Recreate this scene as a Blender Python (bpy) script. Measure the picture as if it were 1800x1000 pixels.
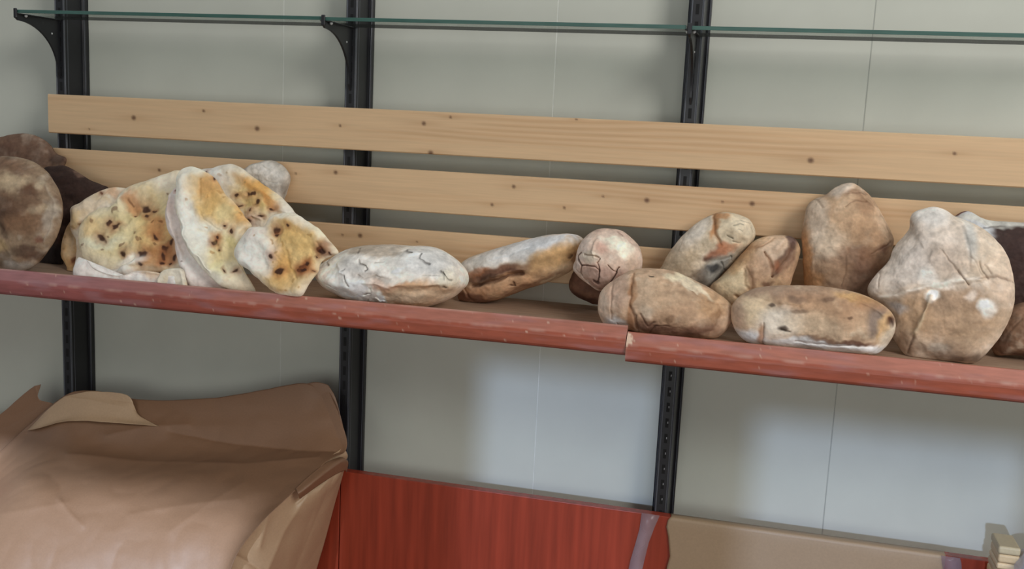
import bpy, bmesh, math
import numpy as np
from mathutils import Matrix, Vector

for o in list(bpy.data.objects):
    bpy.data.objects.remove(o)
S = bpy.context.scene
COL = S.collection

# ------------------------------------------------------------------ camera
CAM = np.array([1.39927, -2.02518, 1.59831])
YAW, PITCH, ROLL, FPX = 0.246148, 0.159281, 0.047626, 1767.70


def cam_axes():
    cy, sy, cp, sp = math.cos(YAW), math.sin(YAW), math.cos(PITCH), math.sin(PITCH)
    fwd = np.array([-sy*cp, cy*cp, -sp])
    right = np.array([cy, sy, 0.0])
    up = np.cross(right, fwd)
    c, s = math.cos(ROLL), math.sin(ROLL)
    return np.array([c*right + s*up, -s*right + c*up, fwd])


AX = cam_axes()
cd = bpy.data.cameras.new('camera')
cam = bpy.data.objects.new('camera', cd)
COL.objects.link(cam)
cd.sensor_width = 36.0
cd.lens = 36.0*FPX/1800.0
cd.clip_start = 0.05
m = Matrix.Identity(4)
for i in range(3):
    m[i][0], m[i][1], m[i][2], m[i][3] = AX[0][i], AX[1][i], -AX[2][i], CAM[i]
cam.matrix_world = m
S.camera = cam

# ------------------------------------------------------------------ light
S.view_settings.view_transform = 'Standard'
S.view_settings.look = 'None'
S.view_settings.exposure = 0.0
S.view_settings.gamma = 1.0
S.view_settings.use_curve_mapping = False
W = bpy.data.worlds.new('world')
S.world = W
W.use_nodes = True
bg = W.node_tree.nodes['Background']
bg.inputs[0].default_value = (0.90, 0.95, 1.0, 1)
bg.inputs[1].default_value = 0.32


def area(name, loc, target, sx, sy, energy, color):
    l = bpy.data.lights.new(name, 'AREA')
    l.shape = 'RECTANGLE'; l.size = sx; l.size_y = sy
    l.energy = energy; l.color = color
    o = bpy.data.objects.new(name, l)
    COL.objects.link(o)
    o.location = loc
    o.rotation_euler = (Vector(target)-Vector(loc)).to_track_quat('-Z', 'Y').to_euler()
    return o


area('window_daylight', (3.3, -2.3, 2.9), (0.9, -0.1, 1.25), 1.1, 1.1, 52, (1.0, 0.97, 0.93))
area('front_fill', (1.2, -4.4, 1.35), (1.0, 0, 1.2), 3.6, 1.5, 33, (0.97, 1.0, 0.98))  # added frontal fill lamp, brightens the wall under the shelf
SUN_AZ, SUN_EL = math.radians(-8), math.radians(13)      # low light through the shop front
sd = bpy.data.lights.new('low_sun', 'SUN')
sd.energy = 5.6; sd.angle = math.radians(1.0); sd.color = (0.64, 0.79, 1.0)
sun = bpy.data.objects.new('low_sun', sd)
COL.objects.link(sun)
SUN_DIR = Vector((-math.sin(SUN_AZ)*math.cos(SUN_EL), math.cos(SUN_AZ)*math.cos(SUN_EL), -math.sin(SUN_EL)))
sun.rotation_euler = SUN_DIR.to_track_quat('-Z', 'Y').to_euler()
sun.location = (1, -8, 3)

# ------------------------------------------------------------------ helpers


def ray(u, v):
    return np.array([(u-900)/FPX, -(v-500)/FPX, 1.0]) @ AX


def hit(u, v, y=None, z=None):
    d = ray(u, v)
    t = (y-CAM[1])/d[1] if y is not None else (z-CAM[2])/d[2]
    return CAM + t*d


def tag(o, label=None, cat=None, group=None, kind=None):
    if label: o['label'] = label
    if cat: o['category'] = cat
    if group: o['group'] = group
    if kind: o['kind'] = kind
    return o


def link(name, me, mat=None, parent=None):
    o = bpy.data.objects.new(name, me)
    COL.objects.link(o)
    if mat is not None and len(me.materials) == 0:
        me.materials.append(mat)
    if parent is not None:
        o.parent = parent
        o.matrix_parent_inverse = Matrix.Translation(-Vector(parent.location))
    return o


def empty(name, loc=(0, 0, 0)):
    o = bpy.data.objects.new(name, None)
    COL.objects.link(o)
    o.location = loc
    o.empty_display_size = 0.05
    return o


def np_mesh(name, verts, quads, cols=None, smooth=True, attr='tint'):
    me = bpy.data.meshes.new(name)
    verts = np.asarray(verts, np.float32)
    quads = np.asarray(quads, np.int32)
    me.vertices.add(len(verts)); me.vertices.foreach_set('co', verts.ravel())
    k = quads.shape[1]
    me.loops.add(quads.size); me.loops.foreach_set('vertex_index', quads.ravel())
    me.polygons.add(len(quads))
    me.polygons.foreach_set('loop_start', np.arange(0, quads.size, k, dtype=np.int32))
    me.polygons.foreach_set('loop_total', np.full(len(quads), k, np.int32))
    me.polygons.foreach_set('use_smooth', np.full(len(quads), smooth, bool))
    me.update(calc_edges=True)
    if cols is not None:
        a = me.color_attributes.new(attr, 'FLOAT_COLOR', 'POINT')
        c4 = np.ones((len(verts), 4), np.float32); c4[:, :3] = cols
        a.data.foreach_set('color', c4.ravel())
    me.validate()
    return me


def boxes(name, lst, mat, parent=None, bevel=0.0, seg=2):
    bm = bmesh.new()
    for (x0, y0, z0, x1, y1, z1) in lst:
        r = bmesh.ops.create_cube(bm, size=1.0)
        for v in r['verts']:
            v.co = Vector((x0 if v.co.x < 0 else x1, y0 if v.co.y < 0 else y1, z0 if v.co.z < 0 else z1))
    if bevel:
        bmesh.ops.bevel(bm, geom=list(bm.edges), offset=bevel, segments=seg, affect='EDGES', profile=0.5)
    me = bpy.data.meshes.new(name)
    bm.to_mesh(me); bm.free()
    return link(name, me, mat, parent)


def prism(name, pts, axis, a0, a1, mat, parent=None, bevel=0.0):
    """extrude a closed 2D outline along one axis: 'x' pts=(y,z), 'z' pts=(x,y)"""
    bm = bmesh.new()
    def P(p, a):
        return (a, p[0], p[1]) if axis == 'x' else (p[0], p[1], a)
    A = [bm.verts.new(P(p, a0)) for p in pts]
    B = [bm.verts.new(P(p, a1)) for p in pts]
    n = len(pts)
    bm.faces.new(A); bm.faces.new(list(reversed(B)))
    for i in range(n):
        bm.faces.new((A[i], B[i], B[(i+1) % n], A[(i+1) % n]))
    bmesh.ops.recalc_face_normals(bm, faces=bm.faces)
    if bevel:
        bmesh.ops.bevel(bm, geom=list(bm.edges), offset=bevel, segments=2, affect='EDGES')
    me = bpy.data.meshes.new(name)
    bm.to_mesh(me); bm.free()
    return link(name, me, mat, parent)


# numpy gradient noise ------------------------------------------------
_rng = np.random.RandomState(7)
_perm = np.concatenate([_rng.permutation(256)]*3).astype(np.int64)
_grad = _rng.normal(size=(256, 3)); _grad /= np.linalg.norm(_grad, axis=1)[:, None]


def noise(P):
    P = np.asarray(P, float)
    i = np.floor(P).astype(np.int64); f = P-i
    i &= 255
    w = f*f*f*(f*(f*6-15)+10)
    out = 0
    for dx in (0, 1):
        for dy in (0, 1):
            for dz in (0, 1):
                h = _perm[_perm[_perm[i[:, 0]+dx]+i[:, 1]+dy]+i[:, 2]+dz]
                g = _grad[h]
                dot = g[:, 0]*(f[:, 0]-dx)+g[:, 1]*(f[:, 1]-dy)+g[:, 2]*(f[:, 2]-dz)
                ww = (w[:, 0] if dx else 1-w[:, 0])*(w[:, 1] if dy else 1-w[:, 1])*(w[:, 2] if dz else 1-w[:, 2])
                out = out+dot*ww
    return out*1.5


def fbm(P, o=4, g=0.5):
    a, s, f = 1.0, 0, 1.0
    for k in range(o):
        s = s+a*noise(np.asarray(P)*f+17.3*k); a *= g; f *= 2.03
    return s


def lin(c):
    c = np.asarray(c, float)/255.0
    return np.where(c <= 0.04045, c/12.92, ((c+0.055)/1.055)**2.4)


def sm(a, b, x):
    t = np.clip((x-a)/(b-a), 0, 1)
    return t*t*(3-2*t)


# ------------------------------------------------------------------ materials


def mat(name):
    mt = bpy.data.materials.new(name)
    mt.use_nodes = True
    nt = mt.node_tree
    b = nt.nodes['Principled BSDF']
    return mt, nt, b


def node(nt, t, **k):
    n = nt.nodes.new(t)
    for a, v in k.items():
        setattr(n, a, v)
    return n


def noise_mul(nt, col_socket, scale, lo, hi, vec=None, detail=4, stretch=None, dist=0.0):
    """multiply a colour by a noise in [lo,hi]"""
    tc = node(nt, 'ShaderNodeTexCoord')
    n = node(nt, 'ShaderNodeTexNoise'); n.inputs['Scale'].default_value = scale; n.inputs['Detail'].default_value = detail; n.inputs['Distortion'].default_value = dist
    src = tc.outputs['Object']
    if stretch:
        mp = node(nt, 'ShaderNodeMapping'); mp.inputs['Scale'].default_value = stretch
        nt.links.new(src, mp.inputs['Vector']); src = mp.outputs['Vector']
    nt.links.new(src, n.inputs['Vector'])
    mr = node(nt, 'ShaderNodeMapRange'); mr.inputs[1].default_value = 0.3; mr.inputs[2].default_value = 0.7
    mr.inputs[3].default_value = lo; mr.inputs[4].default_value = hi
    nt.links.new(n.outputs['Fac'], mr.inputs[0])
    mx = node(nt, 'ShaderNodeMix', data_type='RGBA', blend_type='MULTIPLY')
    mx.inputs[0].default_value = 1.0
    cb = node(nt, 'ShaderNodeCombineColor')
    for i in range(3):
        nt.links.new(mr.outputs[0], cb.inputs[i])
    nt.links.new(cb.outputs[0], mx.inputs[7])
    if isinstance(col_socket, tuple):
        mx.inputs[6].default_value = (*col_socket, 1)
    else:
        nt.links.new(col_socket, mx.inputs[6])
    return mx.outputs[2]


def bump(nt, b, scale, strength, dist=0.001, stretch=None, detail=4):
    tc = node(nt, 'ShaderNodeTexCoord')
    n = node(nt, 'ShaderNodeTexNoise'); n.inputs['Scale'].default_value = scale; n.inputs['Detail'].default_value = detail
    src = tc.outputs['Object']
    if stretch:
        mp = node(nt, 'ShaderNodeMapping'); mp.inputs['Scale'].default_value = stretch
        nt.links.new(src, mp.inputs['Vector']); src = mp.outputs['Vector']
    nt.links.new(src, n.inputs['Vector'])
    bp = node(nt, 'ShaderNodeBump'); bp.inputs['Strength'].default_value = strength; bp.inputs['Distance'].default_value = dist
    nt.links.new(n.outputs['Fac'], bp.inputs['Height'])
    nt.links.new(bp.outputs[0], b.inputs['Normal'])


def simple(name, rgb, rough, nscale=40, lo=0.92, hi=1.08, stretch=None, bmp=None, metal=0.0, spec=0.5):
    mt, nt, b = mat(name)
    c = noise_mul(nt, tuple(lin(rgb)), nscale, lo, hi, stretch=stretch)
    nt.links.new(c, b.inputs['Base Color'])
    b.inputs['Roughness'].default_value = rough
    b.inputs['Metallic'].default_value = metal
    b.inputs['Specular IOR Level'].default_value = spec
    if bmp: bump(nt, b, *bmp)
    return mt


def tinted(name, rough, nscale, lo, hi, stretch=None, bmp=None, spec=0.5, attr='tint', broad=None):
    mt, nt, b = mat(name)
    at = node(nt, 'ShaderNodeVertexColor'); at.layer_name = attr
    c = noise_mul(nt, at.outputs['Color'], nscale, lo, hi, stretch=stretch)
    if broad: c = noise_mul(nt, c, broad[0], broad[1], broad[2], detail=9, dist=broad[3])
    nt.links.new(c, b.inputs['Base Color'])
    b.inputs['Roughness'].default_value = rough
    b.inputs['Specular IOR Level'].default_value = spec
    if bmp: bump(nt, b, *bmp)
    return mt


M_wall = simple('grey_wall_panel', (200, 202, 191), 0.75, 6, 0.96, 1.04, bmp=(900, 0.15, 0.0004), spec=0.3)
M_seamdark = simple('darker_seam', (168, 170, 162), 0.8)  # darker colour for the right-hand seams
M_seam = simple('seam_filler', (216, 218, 210), 0.8)
M_edgehi = simple('black_edge_highlight', (92, 95, 102), 0.35)  # lighter grey for painted highlights along the upright edges
M_black = simple('black_powder_coat', (29, 29, 33), 0.42, 60, 0.9, 1.1)
M_pad = simple('clear_bumper', (205, 205, 205), 0.3)
M_slot = simple('slot_shadow_black', (9, 9, 10), 0.8)
M_tab = simple('bare_metal_edge', (150, 152, 155), 0.3)
M_pine = tinted('pine_wood', 0.55, 9, 0.95, 1.04, stretch=(1.2, 30, 30), bmp=(12, 0.12, 0.001, (1, 30, 30)))
M_shelfwood = simple('worn_shelf_wood', (176, 146, 122), 0.6, 10, 0.72, 1.08, stretch=(1.5, 26, 26), bmp=(14, 0.2, 0.001, (1, 20, 20)))
M_lip = tinted('red_varnished_edging', 0.42, 14, 0.86, 1.1, stretch=(2, 12, 12), bmp=(120, 0.06, 0.0006))
M_bread = tinted('bread_crust', 0.75, 200, 0.91, 1.06, bmp=(230, 0.35, 0.0012), spec=0.3, broad=(17, 0.80, 1.16, 2.2))
M_flat = tinted('flatbread_crust', 0.62, 150, 0.95, 1.05, bmp=(150, 0.4, 0.0014), spec=0.35, broad=(26, 0.92, 1.08, 1.5))
M_cherry = simple('cherry_laminate', (152, 60, 40), 0.26, 7, 0.76, 1.16, stretch=(9, 9, 0.5), bmp=(20, 0.03, 0.0005, (9, 9, 0.4)))
M_floor = simple('floor_tile_grey', (120, 112, 104), 0.5)


def kraft(name, rgb):
    return simple(name, rgb, 0.5, 260, 0.95, 1.05, bmp=(30, 0.10, 0.002), spec=0.7)


M_kraft = kraft('brown_kraft_paper', (134, 100, 74))
M_kraft3 = kraft('tan_kraft_paper', (158, 134, 106))
M_kraft_lit = kraft('lit_kraft_paper', (184, 154, 122))  # paler copy of the kraft: lit look of turned paper put into the colour


def film_mat():
    mt, nt, b = mat('clear_tape')
    nt.nodes.remove(b)
    out = nt.nodes['Material Output']
    t = node(nt, 'ShaderNodeBsdfTransparent'); t.inputs[0].default_value = (0.93, 0.92, 0.93, 1)
    d = node(nt, 'ShaderNodeBsdfPrincipled'); d.inputs['Base Color'].default_value = (*lin((190, 165, 170)), 1)
    d.inputs['Roughness'].default_value = 0.22
    n = node(nt, 'ShaderNodeTexNoise'); n.inputs['Scale'].default_value = 14
    tc = node(nt, 'ShaderNodeTexCoord'); nt.links.new(tc.outputs['Object'], n.inputs['Vector'])
    mr = node(nt, 'ShaderNodeMapRange'); mr.inputs[1].default_value = 0.35; mr.inputs[2].default_value = 0.65
    mr.inputs[3].default_value = 0.28; mr.inputs[4].default_value = 0.55
    nt.links.new(n.outputs['Fac'], mr.inputs[0])
    mx = node(nt, 'ShaderNodeMixShader')
    nt.links.new(mr.outputs[0], mx.inputs[0]); nt.links.new(t.outputs[0], mx.inputs[1]); nt.links.new(d.outputs[0], mx.inputs[2])
    nt.links.new(mx.outputs[0], out.inputs['Surface'])
    return mt


def glass_mat():
    mt, nt, b = mat('shelf_glass')
    nt.nodes.remove(b)
    out = nt.nodes['Material Output']
    t = node(nt, 'ShaderNodeBsdfTransparent'); t.inputs[0].default_value = (0.96, 0.985, 0.97, 1)
    g = node(nt, 'ShaderNodeBsdfGlossy'); g.inputs['Roughness'].default_value = 0.02
    lw = node(nt, 'ShaderNodeFresnel'); lw.inputs[0].default_value = 1.3
    mx = node(nt, 'ShaderNodeMixShader')
    mm = node(nt, 'ShaderNodeMath', operation='MULTIPLY'); mm.inputs[1].default_value = 0.35
    nt.links.new(lw.outputs[0], mm.inputs[0])
    nt.links.new(mm.outputs[0], mx.inputs[0]); nt.links.new(t.outputs[0], mx.inputs[1]); nt.links.new(g.outputs[0], mx.inputs[2])
    nt.links.new(mx.outputs[0], out.inputs['Surface'])
    return mt


M_glass = glass_mat()
M_glassedge = simple('green_glass_edge', (66, 100, 92), 0.15, 30, 0.85, 1.15, stretch=(1, 20, 20))
M_edgeshade = simple('shaded_glass_edge', (22, 21, 18), 0.7)  # dark colour stands in for the shaded rear edge of the glass
M_film = film_mat()


def sundim_mat():
    mt, nt, b = mat('sun_dimming_glass')
    nt.nodes.remove(b)
    t = node(nt, 'ShaderNodeBsdfTransparent'); t.inputs[0].default_value = (0.43, 0.44, 0.475, 1)
    nt.links.new(t.outputs[0], nt.nodes['Material Output'].inputs['Surface'])
    return mt


M_sundim = sundim_mat()

# ------------------------------------------------------------------ setting
Z_SHELF = 1.247
SEAM0, SEAMP = 0.3583, 0.6
wall = empty('wall_back', (0, 0, 0)); tag(wall, kind='structure')
wp = []
for k in (-2, 0, 1, 2, 3, 4):
    x0 = SEAM0+SEAMP*k
    wp.append((x0+0.0008, 0.0, 0.0, x0+SEAMP*(2 if k == -2 else 1)-0.0008, 0.02, 3.0))
boxes('wall_panel', wp, M_wall, wall, 0.0006, 1)
for k in range(-2, 6):
    x0 = SEAM0+SEAMP*k
    boxes('panel_seam', [(x0-.004, 0.0004, 0, x0+.004, 0.019, 3.0)], M_seamdark if k >= 2 else M_seam, wall)
fl = boxes('floor', [(-3, -6, -0.05, 5.5, 0.02, 0.0)], M_floor); tag(fl, kind='structure')

# shop front behind the camera: the daylight patches on the wall come through its panes
YF = -4.6
def through(x, z, y=0.0):
    k = (YF-y)/SUN_DIR.y
    return x+SUN_DIR.x*k, z+SUN_DIR.z*k
panes = []
for (xa, za, xb, zb, y) in ((-1.0, 0.30, 0.50, 0.85, -0.30), (0.82, 0.2, 1.215, 1.11, 0.0), (1.40, 0.2, 1.92, 1.06, 0.0)):
    a = through(xa, za, y); b_ = through(xb, zb, y)
    panes.append((a[0], a[1], b_[0], b_[1]))
wf = empty('wall_front', (0, YF, 0)); tag(wf, kind='structure')
lst = []
xs = [-3.0]+[p for q in panes for p in (q[0], q[2])]+[5.5]
for i in range(0, len(xs), 2):
    lst.append((xs[i], YF-0.1, 0.0, xs[i+1], YF, 3.0))
for q in panes:
    lst.append((q[0], YF-0.1, 0.0, q[2], YF, q[1])); lst.append((q[0], YF-0.1, q[3], q[2], YF, 3.0))
for k_, q in enumerate(panes[1:]):
    boxes('sun_dimming_pane', [(q[0]-.01, YF-.06, q[1]-.01, q[2]+.01, YF-.05, q[3]+.01)], M_sundim, wf)  # added unseen panes that weaken the sun in the wall patches
boxes('shopfront_wall', lst, simple('plain_plaster', (190, 186, 178), 0.8), wf)

# ------------------------------------------------------------------ uprights
POST_X = [-0.1478, 0.5457, 1.2392, 1.9327]
PLAB = ['black slotted metal upright at the far left end of the shelves',
        'black slotted metal upright in the middle, right of the tall kraft paper heap',
        'black slotted metal upright right of centre with bright slot holes',
        '']
PZ0, PZ1 = 0.78, 2.4
for i, xc in enumerate(POST_X[:3]):
    t = empty('slotted_upright', (xc, 0, PZ0))
    tag(t, PLAB[i], 'shelf upright', 'shelving uprights')
    prof = [(-.022, -.0005), (-.022, -.012), (-.0195, -.0135), (-.0165, -.012), (-.0150, -.014), (-.0135, -.062), (-.0125, -.070), (-.0105, -.0715), (-.0095, -.070),
            (.0095, -.070), (.0105, -.0715), (.0125, -.070), (.0135, -.062), (.0150, -.014), (.0165, -.012), (.0195, -.0135), (.022, -.012), (.022, -.0005)]
    ch = prism('channel', [(xc+a, b) for a, b in prof], 'z', PZ0, PZ1, M_black, t, .0007)
    ch.data.materials.append(M_slot); ch.data.materials.append(M_tab)
    ch.data.materials.append(M_edgehi)
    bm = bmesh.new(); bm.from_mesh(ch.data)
    for f in bm.faces:                                   # highlight lines painted on the channel arrises
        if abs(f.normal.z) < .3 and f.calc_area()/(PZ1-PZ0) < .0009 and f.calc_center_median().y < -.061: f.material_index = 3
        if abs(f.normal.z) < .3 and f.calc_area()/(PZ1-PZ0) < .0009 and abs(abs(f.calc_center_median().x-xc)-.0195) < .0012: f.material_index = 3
    z = PZ0+0.01
    while z < PZ1-0.03:
        for (a0, a1, y0, y1, z0, z1, mi) in ((-.0032, .0032, -.0704, -.069, 0, .019, 1), (.0008, .0024, -.0709, -.0703, .0085, .0125, 2)):
            if mi == 2 and (i != 2 or z > 1.13): continue
            r = bmesh.ops.create_cube(bm, size=1.0)
            for v in r['verts']:
                v.co = Vector((xc+(a0 if v.co.x < 0 else a1), y0 if v.co.y < 0 else y1, z+(z0 if v.co.z < 0 else z1)))
            for f in {f for v in r['verts'] for f in v.link_faces}: f.material_index = mi
        z += 0.032
    bm.to_mesh(ch.data); bm.free()

# ------------------------------------------------------------------ glass shelf and its brackets
ZG = 1.7835
BL = ['black curved bracket holding the left end of the glass shelf', 'black curved bracket under the joint of the first two glass panes',
      'black curved bracket seen end-on under the right glass joint']
for i, xc in enumerate(POST_X[:3]):
    t = empty('glass_shelf_bracket', (xc, -0.0725, ZG-0.1)); tag(t, BL[i], 'bracket', 'brackets of the glass shelf')
    top = ZG-0.0085
    pts = [(-.0722, top), (-.200, top), (-.205, top-.003), (-.206, top-.010), (-.199, top-.0145)]
    for k in range(1, 15):
        a = k/14
        yy = -.199+(.199-.080)*math.sin(a*math.pi/2)
        zz = top-.0145-.100*(1-math.cos(a*math.pi/2))
        pts.append((yy, zz))
    pts.append((-.0722, top-.128))
    prism('bracket_arm', pts, 'x', xc-.0022, xc+.0022, M_black, t, 0.0006)
    boxes('top_flange', [(xc-.009, -.200, top-.0022, xc+.009, -.074, top-.0002)], M_black, t, 0.0006, 1)
    boxes('front_stop', [(xc-.0038, -.2065, top-.010, xc+.0038, -.2025, top+.0095)], M_black, t, 0.001, 1)
    bm = bmesh.new()
    for (dx, yy) in ((-.0055, -.180), (.0055, -.180)):
        bmesh.ops.create_uvsphere(bm, u_segments=12, v_segments=8, radius=0.0032, matrix=Matrix.Translation((xc+dx, yy, top-.0035)))
    me = bpy.data.meshes.new('bumper_pad'); bm.to_mesh(me); bm.free()
    tag(link('bumper_pad', me, M_pad, t), 'pale clear bumper')
    bm = bmesh.new()
    bmesh.ops.create_cone(bm, segments=12, radius1=.0022, radius2=.0016, depth=.0012, cap_ends=True,
                          matrix=Matrix.Translation((xc+.0027, -.098, top-.032)) @ Matrix.Rotation(math.pi/2, 4, 'Y'))
    me = bpy.data.meshes.new('rivet'); bm.to_mesh(me); bm.free()
    tag(link('rivet', me, M_pad, t), 'shiny rivet')
GL = ['left glass shelf pane between the first and second uprights', 'middle glass shelf pane between the second and third uprights',
      'right glass shelf pane running out of the frame on the right']
for i in range(3):
    xa = POST_X[i]-(.003 if i else .006); xb = POST_X[i+1]-.0065
    if i: xa = POST_X[i]-.0030
    t = empty('glass_shelf', ((xa+xb)/2, -.155, ZG-.008)); tag(t, GL[i], 'glass shelf', 'glass shelf panes')
    z0, z1 = ZG-.0083, ZG-.0015
    dz = -.001*i
    boxes('pane', [(xa+.0004, -.1992, z0+dz, xb-.0004, -.0752, z1+dz)], M_glass, t)
    boxes('front_edge', [(xa, -.2006, z0+dz, xb, -.1994, z1+dz)], M_glassedge, t, .0003, 1)
    boxes('rear_edge_shade', [(xa, -.0750, z0+dz, xb, -.0738, z1+dz)], M_edgeshade, t)

# ------------------------------------------------------------------ pine slats
KN = {0: [(235, 207, 5), (358, 195, 3), (452, 226, 5), (598, 221, 2.5), (745, 217, 4), (792, 206, 2.5), (757, 269, 5), (1013, 210, 2), (1425, 282, 5), (1678, 270, 3), (157, 227, 2)],
      1: [(280, 299, 3.5), (590, 303, 4), (903, 328, 3.5), (865, 360, 3), (992, 365, 2.5), (1137, 352, 4.5), (1322, 358, 4.5), (1060, 345, 2), (1270, 355, 2), (520, 305, 2)],
      2: [(633, 414, 4.5), (602, 413, 2), (733, 425, 2)]}
SL = ['topmost pine slat of the back rail, its left end showing', 'second pine slat of the back rail, just above the loaves', 'lowest pine slat of the back rail, mostly hidden behind the loaves']
SZ = [1.6138, 1.4960, 1.3743]
SX0 = [-0.167, -0.158, -0.16]
for i in range(3):
    t = None
    h, th = 0.0869, 0.02
    x0, x1 = SX0[i], 2.25
    nx, nz = 900, 30
    # section: rounded board as closed loop, front densely sampled
    fz = np.linspace(-h+.003, -.003, nz)
    loop = [(-.0702, -h+.002)]+[(-.0875, -h+.0008)]+[(-.0885, -h+.0015)]+[(-.09, z) for z in fz]+[(-.0885, -.0015), (-.0875, -.0008), (-.0702, -.002)]
    loop = np.array(loop); nl = len(loop)
    X = np.linspace(x0, x1, nx)
    V = np.zeros((nx, nl, 3)); V[:, :, 0] = X[:, None]; V[:, :, 1] = loop[None, :, 0]; V[:, :, 2] = SZ[i]+loop[None, :, 1]
    a = np.arange(nx-1)[:, None]*nl; j = np.arange(nl)[None, :]
    q = np.stack([a+j, a+(j+1) % nl, a+nl+(j+1) % nl, a+nl+j], -1).reshape(-1, 4)[:, ::-1]
    V = V.reshape(-1, 3)
    # end caps as vertex fans
    c0, c1 = len(V), len(V)+1
    capv = np.array([[x0-.0006, -.08, SZ[i]-h/2], [x1, -.08, SZ[i]-h/2]])
    P = np.vstack([V, capv])
    base = lin((218, 184, 144))
    col = np.tile(base, (len(P), 1))
    warp = 0.006*noise(np.c_[P[:, 0]*2.2, P[:, 2]*9, np.full(len(P), i*5.1)])
    g = fbm(np.c_[P[:, 0]*1.6, (P[:, 2]+warp)*95, np.full(len(P), i*3.7)], 3)
    ring = 0.5+0.5*np.sin((P[:, 2]+warp*2.2+0.01*noise(np.c_[P[:, 0]*1.1, P[:, 2]*3, np.full(len(P), 9.+i)]))*520)
    col *= (1+0.05*g)[:, None]
    col *= (1-0.13*ring[:, None]*1.5*sm(-.1, .5, fbm(np.c_[P[:, 0]*1.3, P[:, 2]*20, np.full(len(P), 2.+i)], 2))[:, None]*np.array([.6, 1, 1.3]))
    for (u, v, r) in KN[i]:
        k = hit(u, v, y=-.09); rr = r*0.00105
        d = np.sqrt(((P[:, 0]-k[0])/1.1)**2+(P[:, 2]-k[2])**2)
        w = np.exp(-(d/rr)**4)*.85*(P[:, 1] < -.086)
        col = col*(1-w[:, None])+w[:, None]*lin((92, 55, 32))
        halo = np.exp(-(np.sqrt(((P[:, 0]-k[0])/6)**2+(P[:, 2]-k[2])**2)/(rr*1.5))**2)*.16
        col *= 1-halo[:, None]*np.array([.7, 1, 1.2])
    me = np_mesh('pine_slat', P, q, col, smooth=False)
    bm = bmesh.new(); bm.from_mesh(me)
    bm.verts.ensure_lookup_table()
    for (c, off, fl_) in ((c0, 0, False), (c1, (nx-1)*nl, True)):
        for jj in range(nl):
            vs = [bm.verts[c], bm.verts[off+jj], bm.verts[off+(jj+1) % nl]]
            bm.faces.new(vs if fl_ else vs[::-1])
    bmesh.ops.recalc_face_normals(bm, faces=bm.faces)
    bm.to_mesh(me); bm.free()
    o = link('pine_slat', me, M_pine)
    tag(o, SL[i], 'wooden slat', 'pine slats of the back rail')

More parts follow.
